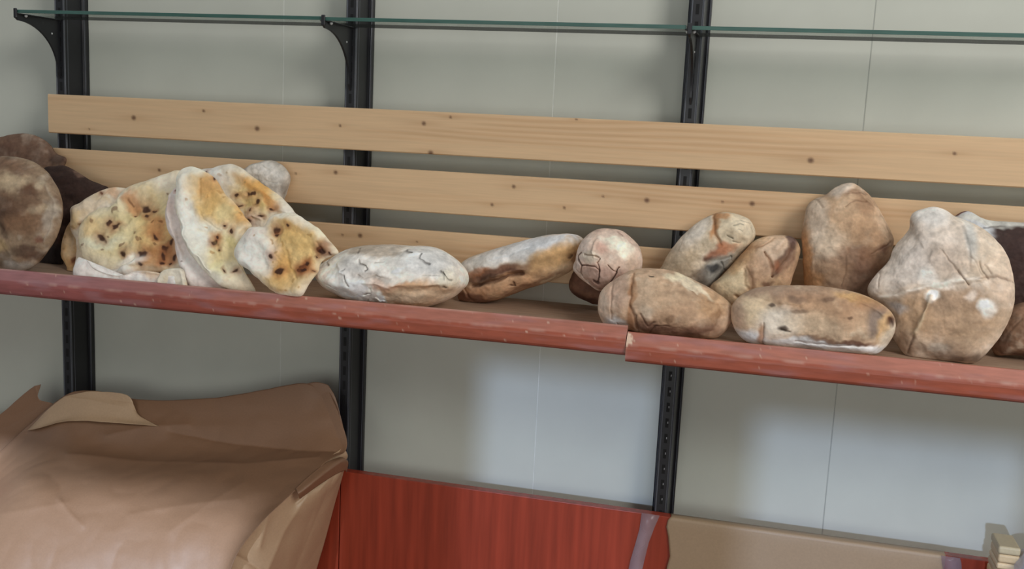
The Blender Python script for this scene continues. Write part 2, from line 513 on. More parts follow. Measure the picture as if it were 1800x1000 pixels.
# ------------------------------------------------------------------ bread shelf: board + red edging
XJ = 1.1845
bs = empty('bread_shelf', (0.9, -.2, Z_SHELF)); tag(bs, 'long wooden bread shelf with worn red edging along its front', 'shelf')
boards = [(-.9, -.3395, Z_SHELF-.026, 2.3, -.0725, Z_SHELF)]
boxes('shelf_board', boards, M_shelfwood, bs, .001, 1)
CHIP = [(1135, 600, 8), (1128, 590, 9), (1150, 587, 6)]
rs = np.random.RandomState(3)
for s, (x0, x1, dy, dz) in enumerate(((-.9, XJ-.0006, 0, 0.0005), (XJ+.0006, 2.3, -.004, -.0045))):
    prof = np.array([(-.3398, -.030), (-.3398, .0125), (-.3402, .0140), (-.3425, .0146), (-.3455, .0140)] +
                    [(-.3455-.0125*k/6, .0140-.0185*k/6) for k in range(1, 7)] +
                    [(-.3592, -.0070), (-.3603, -.0098), (-.3608, -.013)] +
                    [(-.3608+.0003*k, -.013-.004*k) for k in range(1, 5)] +
                    [(-.3580, -.0325), (-.3540, -.0352), (-.3490, -.0358), (-.3430, -.0350)])
    nl = len(prof); nx = int((x1-x0)/.0022)
    X = np.linspace(x0, x1, nx)
    V = np.zeros((nx, nl, 3)); V[:, :, 0] = X[:, None]
    sag = .0045*np.clip((X-.1)/.9, -1, 1) if s == 0 else -.001*(X-XJ)
    V[:, :, 1] = prof[None, :, 0]+dy*(np.arange(nl) > 1)[None, :]
    V[:, :, 2] = Z_SHELF+prof[None, :, 1]+dz+sag[:, None]
    a = np.arange(nx-1)[:, None]*nl; j = np.arange(nl)[None, :]
    q = np.stack([a+j, a+(j+1) % nl, a+nl+(j+1) % nl, a+nl+j], -1).reshape(-1, 4)
    P = V.reshape(-1, 3)
    zl = (prof[None, :, 1]+0*X[:, None]).ravel()
    idx = np.tile(np.arange(nl), nx)
    hx = sm(.05, .6, P[:, 0])[:, None]
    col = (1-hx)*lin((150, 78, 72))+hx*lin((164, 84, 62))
    top = (idx >= 4) & (idx <= 10)
    f1 = fbm(np.c_[P[:, 0]*6, zl*50, np.full(len(P), 1.)], 3)
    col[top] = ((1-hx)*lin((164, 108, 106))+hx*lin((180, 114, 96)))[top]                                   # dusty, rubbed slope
    dust = sm(.05, .6, fbm(np.c_[P[:, 0]*9, zl*60, np.full(len(P), 7.)], 3))*.4
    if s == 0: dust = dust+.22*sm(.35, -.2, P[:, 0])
    col = col*(1-dust[:, None])+dust[:, None]*lin((170, 128, 132))
    # rubbed arris lines and chips
    ar = ((idx == 10) | (idx == 11))*sm(-.1, .5, fbm(np.c_[P[:, 0]*25, zl*0, np.full(len(P), 3.)], 3))*.42
    ar = ar+((idx >= 2) & (idx <= 4))*(.55 if s == 0 else .12)*sm(-.6, .4, fbm(np.c_[P[:, 0]*12, zl*0, np.full(len(P), 5.)], 2))
    col = col*(1-ar[:, None])+ar[:, None]*lin((205, 165, 150))
    sc = sm(.66, .86, fbm(np.c_[P[:, 0]*95, zl*150, np.full(len(P), 11.+s)], 2))*(idx > 3)*.75
    col = col*(1-sc[:, None])+sc[:, None]*lin((215, 180, 160))
    if s == 1:
        d = (P[:, 0]-XJ)/.016+np.abs(zl-.002)/.013+.6*noise(P*260)+.3*noise(P*600)
        w = sm(1.05, .85, d)*(zl > -.009)
        col = col*(1-w[:, None])+w[:, None]*lin((236, 205, 180))
    endw = np.exp(-np.abs(P[:, 0]-XJ)/.0016)*.5
    col = col*(1-endw[:, None])+endw[:, None]*lin((205, 160, 145))*(1. if s == 1 else .6)
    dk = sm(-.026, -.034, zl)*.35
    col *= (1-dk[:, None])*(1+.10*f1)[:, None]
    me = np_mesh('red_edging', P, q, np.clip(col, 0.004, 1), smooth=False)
    bm = bmesh.new(); bm.from_mesh(me); bm.verts.ensure_lookup_table()
    for off in (0, (nx-1)*nl):
        bm.faces.new([bm.verts[off+k] for k in range(nl)])
    bmesh.ops.recalc_face_normals(bm, faces=bm.faces)
    bm.to_mesh(me); bm.free()
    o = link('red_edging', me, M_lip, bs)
    o['label'] = 'red edging left of the joint' if s == 0 else 'red edging right of the joint, chipped at its end'

# ------------------------------------------------------------------ cherry back panels
XP = 0.5525
PZ = 0.8385
PANLAB = ['dull red cherry panel at the left, mostly behind the kraft paper heap', 'wide glossy red cherry panel below the shelf between paper heap and flat brown paper']
for i, (xa, xb) in enumerate(((-1.2, XP-.0015), (XP+.0005, 2.6))):
    o = boxes('cherry_panel', [(xa, -.094, 0.0, xb, -.073, PZ+(0.0 if i else -.002))], M_cherry, None, .0012, 2)
    tag(o, PANLAB[i], 'wood panel', 'red cherry panels')

# ------------------------------------------------------------------ bread
FR = {'Z5': (0, 220, 3.3333), 'Z6': (250, 250, 3.4486), 'Z7': (540, 380, 5.556), 'Z8': (780, 380, 4.545),
      'R1': (1030, 340, 3.3325), 'R2': (1260, 300, 2.9415), 'R3': (1500, 340, 3.1265), 'P': (0, 0, 1.0)}


def catmull_closed(pts, n):
    p = np.asarray(pts, float)
    k = len(p)
    out = []
    for i in range(k):
        p0, p1, p2, p3 = p[i-1], p[i], p[(i+1) % k], p[(i+2) % k]
        t = np.linspace(0, 1, 24, endpoint=False)[:, None]
        out.append(0.5*((2*p1)+(-p0+p2)*t+(2*p0-5*p1+4*p2-p3)*t**2+(-p0+3*p1-3*p2+p3)*t**3))
    c = np.vstack(out)
    cc = np.vstack([c, c[:1]])
    s = np.r_[0, np.cumsum(np.linalg.norm(np.diff(cc, axis=0), axis=1))]
    u = np.linspace(0, s[-1], n, endpoint=False)
    return np.c_[np.interp(u, s, cc[:, 0]), np.interp(u, s, cc[:, 1])]


def seg_dist(Q, line):
    d = np.full(len(Q), 1e9)
    line = np.asarray(line, float)
    for a, b in zip(line[:-1], line[1:]):
        ab = b-a
        t = np.clip(((Q-a)@ab)/max(ab@ab, 1e-9), 0, 1)
        d = np.minimum(d, np.linalg.norm(Q-a-t[:, None]*ab, axis=1))
    return d


def bread(name, label, cat, group, fr, outline, plane, thick, base, paint=(), strokes=(), center=None, flat=False,
          rough=0.004, seed=0, mottle=None, nseg=220, nr=64, mat_=None, ymax=-.0915, gain=1.0, prof=2.0, back=None, zmin=None, deep=False):
    ox, oy, sc = FR[fr]
    T = lambda p: (p[0]/sc+ox, p[1]/sc+oy)
    nseg, nr = int(nseg*1.3), int(nr*1.35)
    pts = catmull_closed([T(p) for p in outline], nseg)
    cen = np.array(T(center)) if center else pts.mean(0)
    y0, sz, sx = plane                                   # y = y0 + sz*(z-shelf) + sx*(x-xc)
    xc = hit(cen[0], cen[1], y=y0)[0]
    N = np.array([-sx, 1.0, -sz])

    def onplane(p):
        d = ray(p[0], p[1])
        t = (y0-sz*Z_SHELF-sx*xc-N@CAM)/(N@d)
        return CAM+t*d
    O3 = np.array([onplane(p) for p in pts]); C3 = onplane(cen)
    n = -N/np.linalg.norm(N)
    R = O3-C3
    tf, tb = thick
    nb = 20
    tt = np.sin(np.linspace(0, 1, nr+1)[1:]*math.pi/2)
    tbk = np.sin(np.linspace(1, 0, nb+1)[1:-1]*math.pi/2)

    def dome(r):
        if flat:
            return np.sqrt(np.clip(1-r**7, 0, 1))*(.62+.38*np.exp(-((r-.84)/.14)**2))
        return np.clip(1-r**prof, 0, 1)**.5
    rows = [(np.zeros(1), 1)]
    V = [C3[None]+n*tf*dome(np.zeros(1))]
    Rr = [np.zeros(1)]; Side = [np.ones(1)]; Q2 = [cen[None]]; rad = [np.zeros((1, 3))]
    for r in tt:
        V.append(C3+R*r+n*tf*dome(np.array([r]))); Rr.append(np.full(nseg, r)); Side.append(np.ones(nseg)); Q2.append(cen+(pts-cen)*r); rad.append(R*r)
    for r in tbk:
        V.append(C3+R*r-n*tb*dome(np.array([r]))); Rr.append(np.full(nseg, r)); Side.append(-np.ones(nseg)); Q2.append(cen+(pts-cen)*r); rad.append(R*r)
    V.append(C3[None]-n*tb); Rr.append(np.zeros(1)); Side.append(-np.ones(1)); Q2.append(cen[None]); rad.append(np.zeros((1, 3)))
    V = np.vstack(V); r = np.concatenate(Rr); side = np.concatenate(Side); Q = np.vstack(Q2); RD = np.vstack(rad)
    RN = RD/(np.linalg.norm(RD, axis=1)[:, None]+1e-9)
    D = n[None]*side[:, None]*np.sqrt(np.clip(1-r**2, 0, 1))[:, None]+RN*r[:, None]
    sd_ = np.full(len(V), seed*13.7)
    P = np.c_[V[:, 0]+seed*3.1, V[:, 1]-seed*1.7, V[:, 2]+seed*.9]
    lump = fbm(P*14, 3)*rough+fbm(P*55, 3)*rough*.32
    if flat:
        lump = lump+rough*.9*fbm(P*30, 2)*1.0
    V = V+D*lump[:, None]*(0.35+0.65*np.clip(1-r**8, 0, 1))[:, None]
    front = (side > 0).astype(float)
    # colour ---------------------------------------------------------
    jit = np.c_[noise(P*16), noise(P*16+50)]*9+np.c_[noise(P*38), noise(P*38+50)]*6+np.c_[noise(P*110), noise(P*110+50)]*3
    Qj = Q+jit
    col = np.tile(lin(base), (len(V), 1))
    if mottle:
        for (c, sca, th, st) in mottle:
            w = sm(th-.28, th+.28, fbm(P*sca+sca, 4))*st
            col = col*(1-w[:, None])+w[:, None]*lin(c)
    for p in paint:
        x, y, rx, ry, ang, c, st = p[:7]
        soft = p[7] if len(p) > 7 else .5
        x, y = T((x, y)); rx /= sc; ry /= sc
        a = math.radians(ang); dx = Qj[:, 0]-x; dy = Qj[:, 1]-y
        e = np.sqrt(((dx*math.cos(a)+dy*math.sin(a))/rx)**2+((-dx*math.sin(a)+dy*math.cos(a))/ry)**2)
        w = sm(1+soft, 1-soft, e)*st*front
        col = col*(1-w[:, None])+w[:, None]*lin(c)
    for s_ in strokes:
        line, wd, dep, c, st = s_
        if dep < 0: dep, st, wd = dep*(.9 if deep else .55), st*(1 if deep else .72), wd*(.85 if deep else .8)
        line = [T(p) for p in line]
        d = seg_dist(Q+jit*.35, line)
        wd = wd/sc*np.clip(.8+.55*noise(P*48+9), .3, 1.5)
        st = st*np.clip(.9+.7*noise(P*34+31), .25, 1.05)
        g = np.exp(-(d/wd)**2)*front
        V = V+n[None]*(g*dep)[:, None]
        if c is not None:
            w = np.exp(-(d/(wd*.8))**2)*st*front
            col = col*(1-w[:, None])+w[:, None]*lin(c)
    strk = fbm(np.c_[P[:, 0]*26, P[:, 1]*26, P[:, 2]*60]+2.2*noise(P*9)[:, None], 4)
    if not flat: col = col*(1+.16*strk)[:, None]
    fine = fbm(P*120, 3)
    col = col*(1+.10*fine)[:, None]*gain
    lum = col.mean(1)[:, None]
    col = np.clip(lum+(col-lum)*(1.06 if flat else .84), 1e-4, 2)
    col = col**1.10*1.26 if flat else col**1.22*1.40
    V[:, 1] = np.minimum(V[:, 1], ymax+.0005*noise(P*40))
    V[:, 2] = np.maximum(V[:, 2], (Z_SHELF if zmin is None else zmin)+.0006)
    lipz = Z_SHELF+.0165                                   # keep clear of the raised edging
    V[:, 1] = np.where(V[:, 2] < lipz, np.maximum(V[:, 1], -.3385), V[:, 1])
    nrow = nr+len(tbk)
    a = np.arange(nrow-1)[:, None]*nseg+1; j = np.arange(nseg)[None, :]
    q = np.stack([a+j, a+(j+1) % nseg, a+nseg+(j+1) % nseg, a+nseg+j], -1).reshape(-1, 4)
    me = np_mesh(name, V, q, np.clip(col, .004, 1))
    bm = bmesh.new(); bm.from_mesh(me); bm.verts.ensure_lookup_table()
    L = len(V)-1; o2 = 1+(nrow-1)*nseg
    for k in range(nseg):
        bm.faces.new((bm.verts[0], bm.verts[1+(k+1) % nseg], bm.verts[1+k])).smooth = True
        bm.faces.new((bm.verts[L], bm.verts[o2+k], bm.verts[o2+(k+1) % nseg])).smooth = True
    bmesh.ops.recalc_face_normals(bm, faces=bm.faces)
    bm.to_mesh(me); bm.free()
    o = link(name, me, mat_ or (M_flat if flat else M_bread))
    # origin at the base of the loaf
    cb = Vector((float(V[:, 0].mean()), float(V[:, 1].mean()), float(V[:, 2].min())))
    me.transform(Matrix.Translation(-cb)); o.location = cb
    tag(o, label, cat, group)
    return o


CHAR, BURN, RUST, GOLD, YEL, CREAM, WHITE = (62, 34, 24), (104, 58, 36), (150, 92, 58), (202, 156, 92), (216, 194, 140), (226, 212, 192), (234, 228, 220)
FLOUR, GREY, BRN, DBRN = (222, 218, 214), (196, 197, 196), (168, 134, 106), (104, 76, 60)
GB, GF = 'round and long loaves on the bread shelf', 'cheese topped flatbreads stacked at the left'
MB = [((150, 116, 90), 22, .25, .55), ((212, 196, 176), 30, .35, .5), ((110, 82, 66), 60, .55, .35)]
MF = [((212, 186, 140), 26, .35, .35), ((232, 224, 210), 20, .3, .5)]


def spots(lst, c=CHAR, st=.92, halo=True):
    out = []
    for (x, y, r) in lst:
        if halo: out.append((x, y, r*2.1, r*1.9, 0, RUST, .55, .7))
        out.append((x, y, r, r*.85, 20, c, st, .35))
    return out


# --- left group of brown loaves
bread('round_loaf', 'dark brown loaf highest against the wall at the left edge, behind the upright round one', 'bread', GB, 'Z5',
      [(-200, 150), (-80, 85), (0, 70), (80, 52), (160, 50), (230, 70), (290, 115), (330, 165), (385, 192), (375, 240), (320, 330), (250, 480), (100, 620), (-100, 640), (-240, 500), (-270, 300)],
      (-.118, .03, 0), (.024, .024), (150, 120, 98), [(150, 140, 160, 70, 10, (136, 104, 84), .7), (350, 195, 45, 30, 30, (92, 66, 52), .8), (60, 120, 60, 40, 0, (120, 88, 70), .6)],
      gain=.78, seed=1, mottle=MB, center=(60, 340))
bread('round_loaf', 'very dark brown loaf tucked between the upright round loaf and the flatbread pile', 'bread', GB, 'Z5',
      [(262, 250), (320, 238), (385, 238), (440, 265), (520, 315), (590, 348), (632, 368), (620, 420), (560, 520), (430, 640), (385, 740), (350, 845), (290, 862), (240, 840), (180, 740), (170, 500), (210, 330)],
      (-.160, .10, 0), (.016, .016), (92, 70, 60), [(450, 360, 150, 60, 25, (84, 62, 54), .8), (470, 285, 30, 10, 20, (150, 120, 100), .6), (330, 780, 120, 100, 0, (66, 60, 60), .8)],  # last patch puts the shadow at the loaf's foot into its colour
      gain=.8, seed=2, mottle=[((64, 48, 42), 24, .2, .6), ((124, 96, 82), 40, .5, .4)], center=(380, 540))
bread('round_loaf', 'round brown loaf standing on edge at the left end, cut off by the frame', 'bread', GB, 'Z5',
      [(0, 184), (60, 181), (140, 192), (210, 220), (270, 268), (315, 330), (345, 400), (362, 470), (361, 540), (346, 610), (315, 680), (270, 748), (220, 808), (150, 850), (80, 862), (0, 855), (-130, 800), (-210, 700), (-235, 520), (-185, 330), (-95, 220)],
      (-.295, .25, 0), (.036, .03), (172, 146, 118),
      [(60, 240, 150, 45, 8, (150, 116, 90), .8), (130, 345, 95, 45, -5, (210, 186, 152), .85), (230, 405, 50, 40, 0, (128, 92, 68), .8), (110, 480, 190, 70, 5, (126, 92, 68), .75),
       (80, 570, 80, 70, 0, (96, 70, 54), .75), (210, 580, 110, 70, 0, (154, 116, 84), .8), (290, 490, 70, 26, -15, (206, 182, 150), .7), (270, 350, 22, 40, -10, (206, 186, 156), .7), (10, 590, 50, 80, -30, (190, 164, 128), .7),
       (45, 710, 60, 40, 20, (196, 168, 120), .7), (190, 740, 60, 40, 0, (90, 62, 48), .7), (240, 760, 40, 26, 0, (100, 70, 52), .6), (60, 800, 80, 40, 0, (100, 82, 68), .6), (130, 830, 90, 25, 0, (196, 190, 182), .55), (275, 675, 25, 20, 0, (140, 80, 56), .7),
       (320, 530, 22, 90, 0, (212, 200, 184), .5)],
      [([(0, 560), (60, 590), (90, 620)], 22, -.006, (70, 50, 40), .6), ([(300, 360), (335, 440), (345, 520), (330, 600), (290, 690)], 10, .002, (210, 196, 176), .35),
       ([(0, 640), (60, 700), (100, 780)], 14, -.003, (110, 84, 60), .4)],
      gain=.80, seed=3, mottle=MB, center=(60, 520))

# --- flatbread pile
bread('flatbread', 'browned flatbread at the back left of the pile, only its left rim showing', 'flatbread', GF, 'Z5',
      [(425, 545), (385, 610), (360, 690), (360, 770), (390, 830), (400, 895), (520, 915), (680, 800), (700, 560), (600, 460), (490, 470)],
      (-.224, .40, 0), (.006, .006), (196, 160, 118), spots([(385, 650, 14), (435, 790, 14), (380, 740, 8)], BURN)+[(400, 700, 40, 110, 5, (206, 176, 134), .6)], seed=4, flat=True, rough=.004, mottle=MF, center=(540, 700))
bread('flatbread', 'pale knobbly rimmed flatbread, second from the left, behind the large spotted one', 'flatbread', GF, 'Z5',
      [(418, 490), (470, 458), (520, 420), (580, 388), (640, 365), (715, 363), (860, 400), (900, 600), (800, 800), (600, 880), (450, 890), (436, 830), (445, 740), (436, 660), (412, 600), (418, 540)],
      (-.243, .40, 0), (.009, .008), (222, 206, 184), spots([(445, 605, 12), (600, 398, 14), (480, 575, 14), (520, 640, 9)], BURN)+[(680, 385, 50, 25, 0, (206, 160, 120), .6), (450, 560, 30, 60, 0, (222, 196, 150), .6)], seed=5, flat=True, rough=.006, mottle=MF, center=(640, 620))
bread('flatbread', 'white floury flatbread lying lowest at the front left of the flatbread pile', 'flatbread', GF, 'Z5',
      [(428, 880), (436, 820), (462, 775), (500, 798), (540, 842), (600, 870), (680, 890), (760, 884), (820, 856), (880, 856), (960, 872), (1060, 890), (1100, 935), (1080, 985), (900, 965), (700, 930), (540, 910), (440, 905)],
      (-.320, .45, 0), (.011, .010), (232, 226, 220), [(900, 870, 80, 40, 20, (222, 190, 150), .6)], seed=6, flat=True, rough=.005, mottle=[((222, 210, 200), 26, .3, .4)], center=(740, 885))
bread('flatbread', 'large flatbread with many scorched spots leaning at the left front of the pile', 'flatbread', GF, 'Z5',
      [(690, 455), (700, 405), (760, 362), (830, 335), (900, 315), (970, 285), (1060, 268), (1130, 330), (1180, 480), (1200, 700), (1160, 850), (1080, 905), (1000, 885), (930, 860), (860, 868), (800, 890), (745, 905), (716, 885), (640, 886), (560, 850), (500, 790), (470, 720), (460, 640), (475, 580), (520, 525), (580, 488), (650, 478)],
      (-.268, .40, 0), (.013, .010), (230, 218, 198),
      [(760, 640, 260, 180, 0, (216, 200, 150), .7), (900, 500, 140, 120, 0, (216, 194, 140), .6), (930, 700, 120, 140, 0, (206, 166, 104), .6), (620, 680, 110, 40, 0, (224, 226, 208), .5), (790, 460, 45, 60, 0, (196, 130, 84), .6), (920, 610, 60, 70, 0, (196, 134, 92), .6), (960, 770, 100, 70, 0, (190, 128, 84), .6), (700, 870, 160, 25, 5, (236, 232, 228), .8), (560, 600, 60, 60, 0, (222, 186, 130), .5),
       (790, 800, 80, 40, -20, (236, 230, 222), .7), (880, 870, 90, 25, 0, (224, 190, 150), .5)]
      + spots([(866, 482, 30), (664, 570, 18), (706, 594, 15), (632, 645, 20), (745, 752, 17), (845, 755, 22), (970, 732, 20), (962, 768, 15), (1010, 700, 18), (1030, 790, 18), (868, 540, 12), (908, 512, 9), (790, 530, 8), (918, 655, 14), (950, 800, 14), (1000, 820, 10), (860, 825, 13)])
      + spots([(940, 590, 14), (830, 690, 12), (800, 660, 10), (780, 450, 10), (700, 515, 12), (675, 632, 8), (980, 405, 10), (620, 720, 9), (510, 705, 10), (555, 800, 8), (560, 572, 12), (730, 712, 9), (890, 580, 9), (850, 690, 8), (910, 700, 10)], BURN, .6, False),
      [([(560, 735), (640, 700), (700, 690)], 14, .002, None, 0), ([(660, 480), (690, 455), (715, 410)], 12, -.002, (200, 180, 150), .4), ([(560, 712), (561, 716)], 5, -.004, (60, 50, 44), .9),
       ([(720, 880), (780, 830), (850, 790)], 26, .006, (236, 232, 226), .5), ([(640, 870), (730, 840), (800, 800)], 8, -.003, (190, 176, 160), .4)],
      seed=7, flat=True, rough=.006, mottle=MF, center=(800, 640), nseg=260, nr=84)
bread('flatbread', 'small whitish flatbread rim showing low between the two largest flatbreads', 'flatbread', GF, 'Z6',
      [(85, 860), (110, 805), (150, 778), (200, 766), (245, 775), (266, 840), (270, 900), (240, 915), (150, 900), (95, 890)],
      (-.324, .40, 0), (.008, .008), (222, 214, 196), spots([(205, 845, 11)], (150, 136, 110), .6, False), seed=8, flat=True, rough=.004, mottle=MF, center=(190, 840), nseg=140, nr=36)
bread('round_loaf', 'greyish white loaf end poking out behind the top of the flatbread pile', 'bread', GB, 'Z6',
      [(560, 200), (600, 170), (645, 160), (690, 132), (750, 113), (810, 118), (858, 148), (886, 195), (886, 245), (862, 312), (830, 380), (740, 440), (640, 420), (570, 320)],
      (-.125, .05, 0), (.03, .028), (196, 188, 176), [(800, 190, 60, 60, 0, (222, 218, 212), .6), (870, 270, 25, 60, 10, (150, 138, 126), .6), (660, 150, 40, 20, -20, (170, 140, 116), .6), (760, 230, 80, 40, 0, (186, 176, 162), .6)],
      [([(690, 160), (760, 140), (830, 170)], 10, .002, (216, 210, 200), .4), ([(780, 230), (830, 250), (870, 240)], 10, -.002, (160, 150, 138), .4)], rough=.009, seed=9, mottle=[((214, 206, 196), 40, .3, .5)], center=(740, 270), nseg=160, nr=44)
bread('flatbread', 'flatbread at the back right of the pile with a blistered white rim', 'flatbread', GF, 'Z6',
      [(330, 200), (370, 165), (425, 160), (470, 146), (530, 136), (590, 152), (640, 185), (700, 228), (770, 275), (832, 322), (868, 358), (902, 395), (925, 428), (945, 452), (900, 520), (800, 600), (650, 640), (500, 600), (400, 500), (340, 350)],
      (-.235, .28, -.05), (.013, .010), (228, 220, 206),
      [(690, 330, 150, 120, 35, (216, 186, 118), .75), (700, 265, 110, 40, 38, (212, 158, 90), .7), (680, 400, 70, 50, 0, (216, 196, 140), .6), (780, 370, 80, 30, 40, (206, 140, 76), .6), (480, 220, 90, 40, 15, (232, 228, 222), .7), (680, 440, 60, 40, 0, (206, 178, 160), .5)]
      + spots([(585, 318, 15), (660, 312, 17), (692, 378, 17), (812, 422, 12), (595, 390, 10), (680, 492, 24), (755, 470, 9), (430, 213, 10), (660, 425, 8), (512, 345, 9)])
      + spots([(515, 225, 16), (560, 190, 8), (640, 320, 10), (700, 400, 10), (790, 405, 9), (640, 230, 8)], (170, 140, 100), .5, False),
      [([(560, 420), (600, 350), (640, 300)], 14, -.004, (200, 170, 140), .5), ([(650, 460), (690, 450), (740, 480)], 16, .004, (226, 206, 190), .5)],
      seed=10, flat=True, rough=.006, mottle=MF, center=(630, 400), nseg=220, nr=70)
bread('flatbread', 'pinkish white flatbread standing directly behind the tall golden one, seen at its left', 'flatbread', GF, 'Z6',
      [(215, 262), (168, 315), (146, 390), (142, 455), (160, 540), (195, 600), (200, 660), (225, 740), (260, 800), (280, 870), (330, 905), (450, 905), (500, 880), (540, 760), (500, 500), (400, 300), (290, 230)],
      (-.300, .40, .1), (.009, .008), (224, 212, 206), [(170, 380, 30, 60, 0, (206, 182, 172), .6), (205, 285, 20, 25, 0, (200, 150, 140), .5), (300, 760, 100, 120, 30, (232, 226, 222), .8)]
      + spots([(205, 280, 9), (228, 740, 7)], BURN, .7, False), [([(165, 320), (160, 450), (200, 580), (240, 700)], 12, .003, None, 0)], seed=11, flat=True, rough=.005, mottle=[((232, 226, 220), 20, .3, .5)], center=(320, 620))
bread('flatbread', 'tall golden flatbread leaning in the middle of the pile, pointed foot on the shelf', 'flatbread', GF, 'Z6',
      [(204, 240), (214, 192), (245, 158), (300, 149), (350, 162), (400, 186), (440, 216), (472, 258), (502, 310), (560, 370), (602, 420), (640, 470), (662, 512), (625, 545), (600, 610), (590, 680), (620, 780), (668, 860), (680, 905), (600, 910), (505, 884), (440, 842), (370, 772), (310, 702), (266, 622), (240, 560), (222, 480), (200, 400), (202, 320)],
      (-.326, .44, .2), (.011, .009), (228, 222, 206),
      [(400, 330, 120, 130, 20, (218, 188, 132), .75), (420, 270, 70, 90, -30, (206, 150, 84), .6), (500, 430, 150, 90, 35, (214, 178, 118), .75), (600, 440, 60, 80, -30, (210, 156, 84), .6), (510, 440, 60, 50, 0, (222, 206, 160), .7), (500, 660, 120, 110, 30, (220, 196, 132), .65), (430, 600, 50, 50, 20, (206, 140, 84), .5), (280, 420, 70, 200, -10, (234, 230, 222), .75), (330, 600, 70, 120, -35, (232, 230, 220), .7), (600, 820, 90, 60, 30, (232, 216, 184), .6), (470, 780, 60, 40, 30, (222, 214, 170), .6), (300, 250, 40, 60, 0, (226, 196, 150), .5), (640, 860, 50, 70, 0, (206, 190, 170), .5), (545, 610, 30, 40, 0, (190, 176, 120), .5)]
      + spots([(432, 612, 17), (545, 548, 13), (582, 796, 12), (487, 522, 9), (430, 215, 11), (440, 588, 9), (515, 795, 8), (472, 655, 8)])
      + spots([(480, 310, 12), (405, 325, 9), (500, 345, 9), (440, 685, 9), (360, 232, 8), (300, 355, 10), (375, 525, 9), (590, 450, 9)], (176, 132, 78), .55, False),
      [([(340, 540), (400, 560), (450, 620), (480, 700)], 18, -.003, (206, 186, 130), .35), ([(240, 480), (270, 590), (330, 700), (420, 800)], 12, .002, (236, 232, 226), .4), ([(360, 240), (350, 360), (380, 470), (470, 540)], 12, -.003, None, 0)],
      seed=12, flat=True, rough=.006, mottle=MF, center=(430, 520), nseg=260, nr=84)
bread('flatbread', 'small squarish golden flatbread at the right of the pile, standing on one corner', 'flatbread', GF, 'Z6',
      [(556, 672), (580, 612), (610, 562), (650, 522), (700, 513), (738, 510), (770, 462), (820, 432), (880, 429), (940, 440), (1000, 475), (1060, 516), (1112, 570), (1160, 622), (1192, 668), (1150, 692), (1112, 712), (1082, 742), (1070, 792), (1022, 842), (992, 892), (962, 930), (900, 932), (792, 908), (750, 870), (690, 812), (640, 772), (590, 732)],
      (-.350, .26, -.10), (.013, .010), (230, 222, 208),
      [(900, 700, 210, 200, 0, (218, 186, 126), .8), (940, 560, 140, 80, 30, (212, 172, 108), .7), (980, 640, 120, 90, 0, (222, 192, 138), .7), (830, 740, 80, 130, -30, (212, 160, 90), .6), (860, 860, 110, 50, 10, (214, 180, 126), .6), (990, 760, 60, 60, 0, (206, 140, 84), .6), (700, 680, 110, 120, 10, (236, 232, 226), .85), (690, 560, 60, 40, 0, (230, 216, 206), .6), (860, 460, 90, 30, 10, (232, 224, 208), .7), (1110, 560, 100, 30, 45, (232, 222, 196), .7), (760, 770, 60, 40, 40, (234, 228, 218), .6)]
      + spots([(818, 545, 15), (822, 568, 10), (792, 684, 15), (849, 776, 18), (975, 765, 26), (995, 742, 16), (962, 795, 14), (1100, 640, 22), (1115, 655, 20), (1080, 695, 9), (1160, 668, 9), (1045, 782, 8), (890, 528, 9), (985, 790, 16)])
      + spots([(705, 598, 10), (855, 625, 9), (1035, 575, 12), (900, 900, 9), (790, 610, 8), (930, 840, 8), (965, 880, 8), (820, 660, 9), (810, 720, 9)], (170, 130, 78), .55, False),
      [([(880, 660), (900, 760), (950, 830)], 14, -.003, (206, 176, 104), .3), ([(780, 560), (800, 640), (850, 720)], 12, -.002, None, 0), ([(1080, 610), (1130, 670)], 12, -.004, None, 0)],
      seed=13, flat=True, rough=.006, mottle=MF, center=(870, 690), nseg=240, nr=80)

